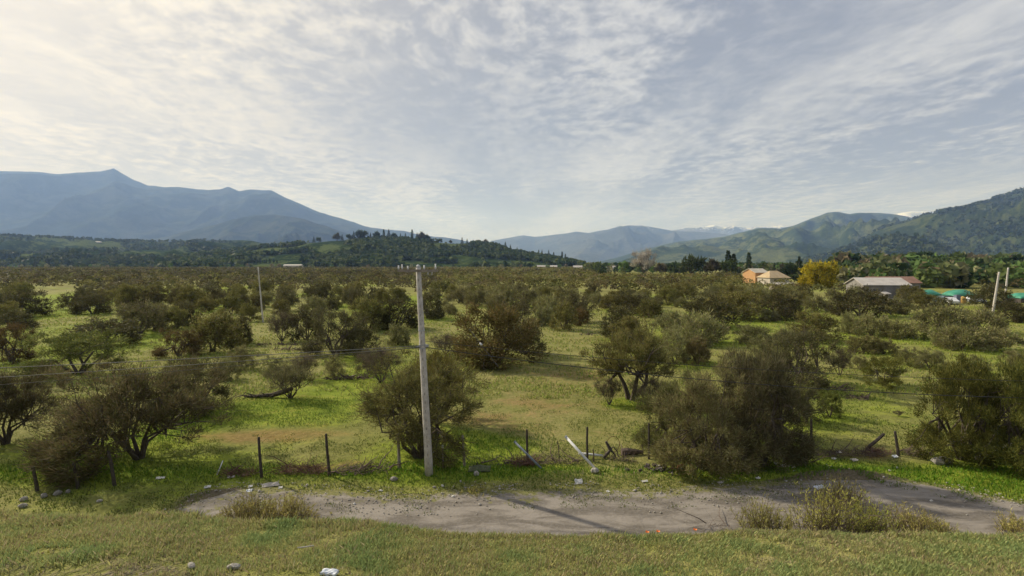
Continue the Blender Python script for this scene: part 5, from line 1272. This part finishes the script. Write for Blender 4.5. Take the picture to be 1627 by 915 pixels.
n = 9000; X = r.uniform(-6.7, 6.7, n); Y = 3.8 + 2.1 * r.random(n); kp = fbm(X * 3, Y * 3, 3, 225) > .52; X, Y = X[kp], Y[kp]; n = len(X)
blades('dry_leaves', 'dry brown leaves and low weeds in the near bank grass', X, Y, r.uniform(.008, .03, n), r.uniform(.010, .022, n), gcols(r, n, [(.20, .15, .09), (.14, .10, .065), (.26, .21, .13), (.33, .30, .06)]), lean=1.6, seed=32)
# verge and meadow in the first metres beyond the track
n = 150000; Y = 14.0 + 18 * r.random(n) ** 1.35; X = r.uniform(-1.1, 1.1, n) * Y
tt_ = track_top(X); cl = fbm(X * 1.2, Y * 1.2, 3, 25)
lu = blob(X, Y, LUSH) + .8 * np.exp(-((Y - 20.4) / .8) ** 2); so = blob(X, Y, SOIL)
keep = ((Y > tt_ - .10 + .28 * np.abs(r.normal(size=n)) * np.sign(cl - .62)) | (X < -11.6 + .8 * r.normal(size=n)) | ((Y > tt_ - 1.6) & (cl > .575))) & (cl + .35 * lu - .3 * so + .2 * r.random(n) > .54); X, Y = X[keep], Y[keep]; lu = lu[keep]; n = len(X)
Hh = (.05 + .10 * r.random(n) ** 1.4) * (.7 + .6 * np.clip(lu, 0, 1)); ca = gcols(r, n, [(.10, .13, .025), (.15, .17, .045), (.17, .165, .06)]); cb = gcols(r, n, [(.09, .17, .015), (.13, .22, .020), (.17, .25, .03)])
mxx = np.clip(lu + r.normal(size=n) * .2, 0, 1)[:, None]
blades('grass', 'green grass on the verge and meadow behind the track', X, Y, Hh, r.uniform(.02, .045, n), ca * (1 - mxx) + cb * mxx, lean=.9, seed=6)

n = 120000; Y = 32 + 60 * r.random(n) ** 1.3; X = r.uniform(-1.08, 1.08, n) * Y; cl = fbm(X * .5, Y * .9, 4, 125)
keep = cl + .20 * r.random(n) > .56; X, Y = X[keep], Y[keep]; n = len(X)
blades('grass', 'tufts of grass over the middle meadow', X, Y, (.08 + .16 * r.random(n)) , r.uniform(.06, .13, n) * (Y / 50), gcols(r, n, [(.19, .24, .045), (.25, .28, .06), (.29, .27, .09), (.22, .21, .08)]), lean=1.2, seed=16)

def weed(px, py, wpx, hpx, n, cols, label, seed, name='weed_clump'):
    x0, y0 = G(px, py); w_ = wpx / F * y0; h_ = hpx / F * y0; r = np.random.default_rng(seed)
    X = r.normal(size=n) * w_ * .24; Y = r.normal(size=n) * .30; a = r.uniform(0, 2 * math.pi, n)
    edge = np.exp(-(X / (w_ * .38)) ** 2)
    P = []; D = []; L = []
    ns = n // 14
    sx = r.normal(size=ns) * w_ * .22; sy = r.normal(size=ns) * .28; mb = MB()
    Ps, Ds = [], []
    for i in range(ns):
        H = h_ * r.uniform(.5, 1.05) * math.exp(-(sx[i] / (w_ * .45)) ** 2); d = np.array([r.normal() * .35 + sx[i] / w_ * .6, r.normal() * .3, 1.0]); d /= np.linalg.norm(d); p = np.array([sx[i], sy[i], 0.0])
        mb.tube([p, p + d * H * .5, p + d * H], [.008, .006, .003], 3, False)
        for k in range(14):
            t_ = r.uniform(.15, 1.0); Ps.append(p + d * H * t_); dd = d * .8 + r.normal(size=3) * .45; Ds.append(dd / np.linalg.norm(dd))
    Ps = np.array(Ps); Ds = np.array(Ds); m_ = len(Ps)
    V, Fc, C = leaves(Ps, Ds, r.uniform(.06, .17, m_), r.uniform(.010, .024, m_), gcols(r, m_, cols), r)
    e = empty(name, (x0, y0, gz(x0, y0)), label, 'weeds'); mb.build('stem', M_DEAD, e)['kind'] = 'stuff'
    obj('foliage', mesh_np('foliage', V, Fc, M_FOL, {'Col': C}), e)
WC = [(.34, .30, .09), (.27, .27, .07), (.38, .34, .13), (.30, .25, .11)]
weed(395, 826, 90, 44, 3000, WC, 'olive-brown weed clump behind the bank, left half', 1)
weed(455, 826, 100, 38, 3000, WC, 'olive-brown weed clump behind the bank, right half', 2)
weed(1212, 842, 80, 50, 2200, WC, 'yellowish weeds behind the bank right of the bare stems', 3)
weed(1310, 846, 130, 84, 3000, [(.34, .34, .07), (.28, .29, .06), (.38, .35, .11)], 'tall broom-like yellow-green weed on the track side', 4)
weed(1335, 800, 90, 44, 1800, WC, 'dry pale weeds on the track above the tall broom-like one', 5)

weed(1383, 848, 60, 66, 1800, [(.27, .31, .06), (.33, .33, .08)], 'greener upright weed right of the dark twiggy plant', 6)
weed(1440, 850, 80, 50, 2200, WC, 'brownish weed clump behind the bank right of the greener one', 7)
weed(1485, 850, 60, 34, 1400, WC, 'low weeds at the right end of the bank clumps', 8)
weed(1618, 850, 60, 34, 1400, WC, 'low weeds at the right edge behind the bank', 9)
weed(755, 783, 50, 10, 500, WC, 'thin creeping weeds on the track edge right of the pole', 10)

# gravel bits on the track: one mass
r = np.random.default_rng(9); n = 2600; X = r.uniform(-12, 26, n); Y = 16.6 + (track_top(X) + .5 - 16.6) * r.random(n) ** .6
keep = fbm(X * .8, Y * .8, 2, 99) + .2 * r.random(n) > .56; X, Y = X[keep], Y[keep]; n = len(X); S = r.uniform(.012, .045, n) * (1 + .8 * (r.random(n) > .97))
oct_ = np.array([(1, 0, 0), (0, 1, 0), (-1, 0, 0), (0, -1, 0), (0, 0, .8), (0, 0, -.5)], float); of = np.array([(0, 1, 4), (1, 2, 4), (2, 3, 4), (3, 0, 4), (1, 0, 5), (2, 1, 5), (3, 2, 5), (0, 3, 5)])
V = (oct_[None] * (S[:, None, None]) * r.uniform(.6, 1.3, (n, 6, 1)) + np.stack([X, Y, .04 + 0 * X], 1)[:, None]).reshape(-1, 3)
Fc = (of[None] + (np.arange(n) * 6)[:, None, None]).reshape(-1, 3)
tag(obj('gravel', mesh_np('gravel', V, Fc, M_ROCK)), 'loose pale gravel scattered over the track', 'gravel', kind='stuff')

# ------------------------------------------------------------------ haze
m, t = mat_new('haze_air')
vol = t.n('ShaderNodeVolumePrincipled', {'Color': HAZE_COLOR, 'Density': HAZE_DENSITY, 'Anisotropy': 0.15, 'Absorption Color': (1, 1, 1, 1)})
t.n('ShaderNodeOutputMaterial', {'Volume': vol.outputs[0]})
b_ = MB(); b_.box((0, 11000, 1249), (64000, 34000, 2520)); hz = b_.build('haze', m); tag(hz, 'thin blue air over the whole valley', 'haze', kind='stuff')
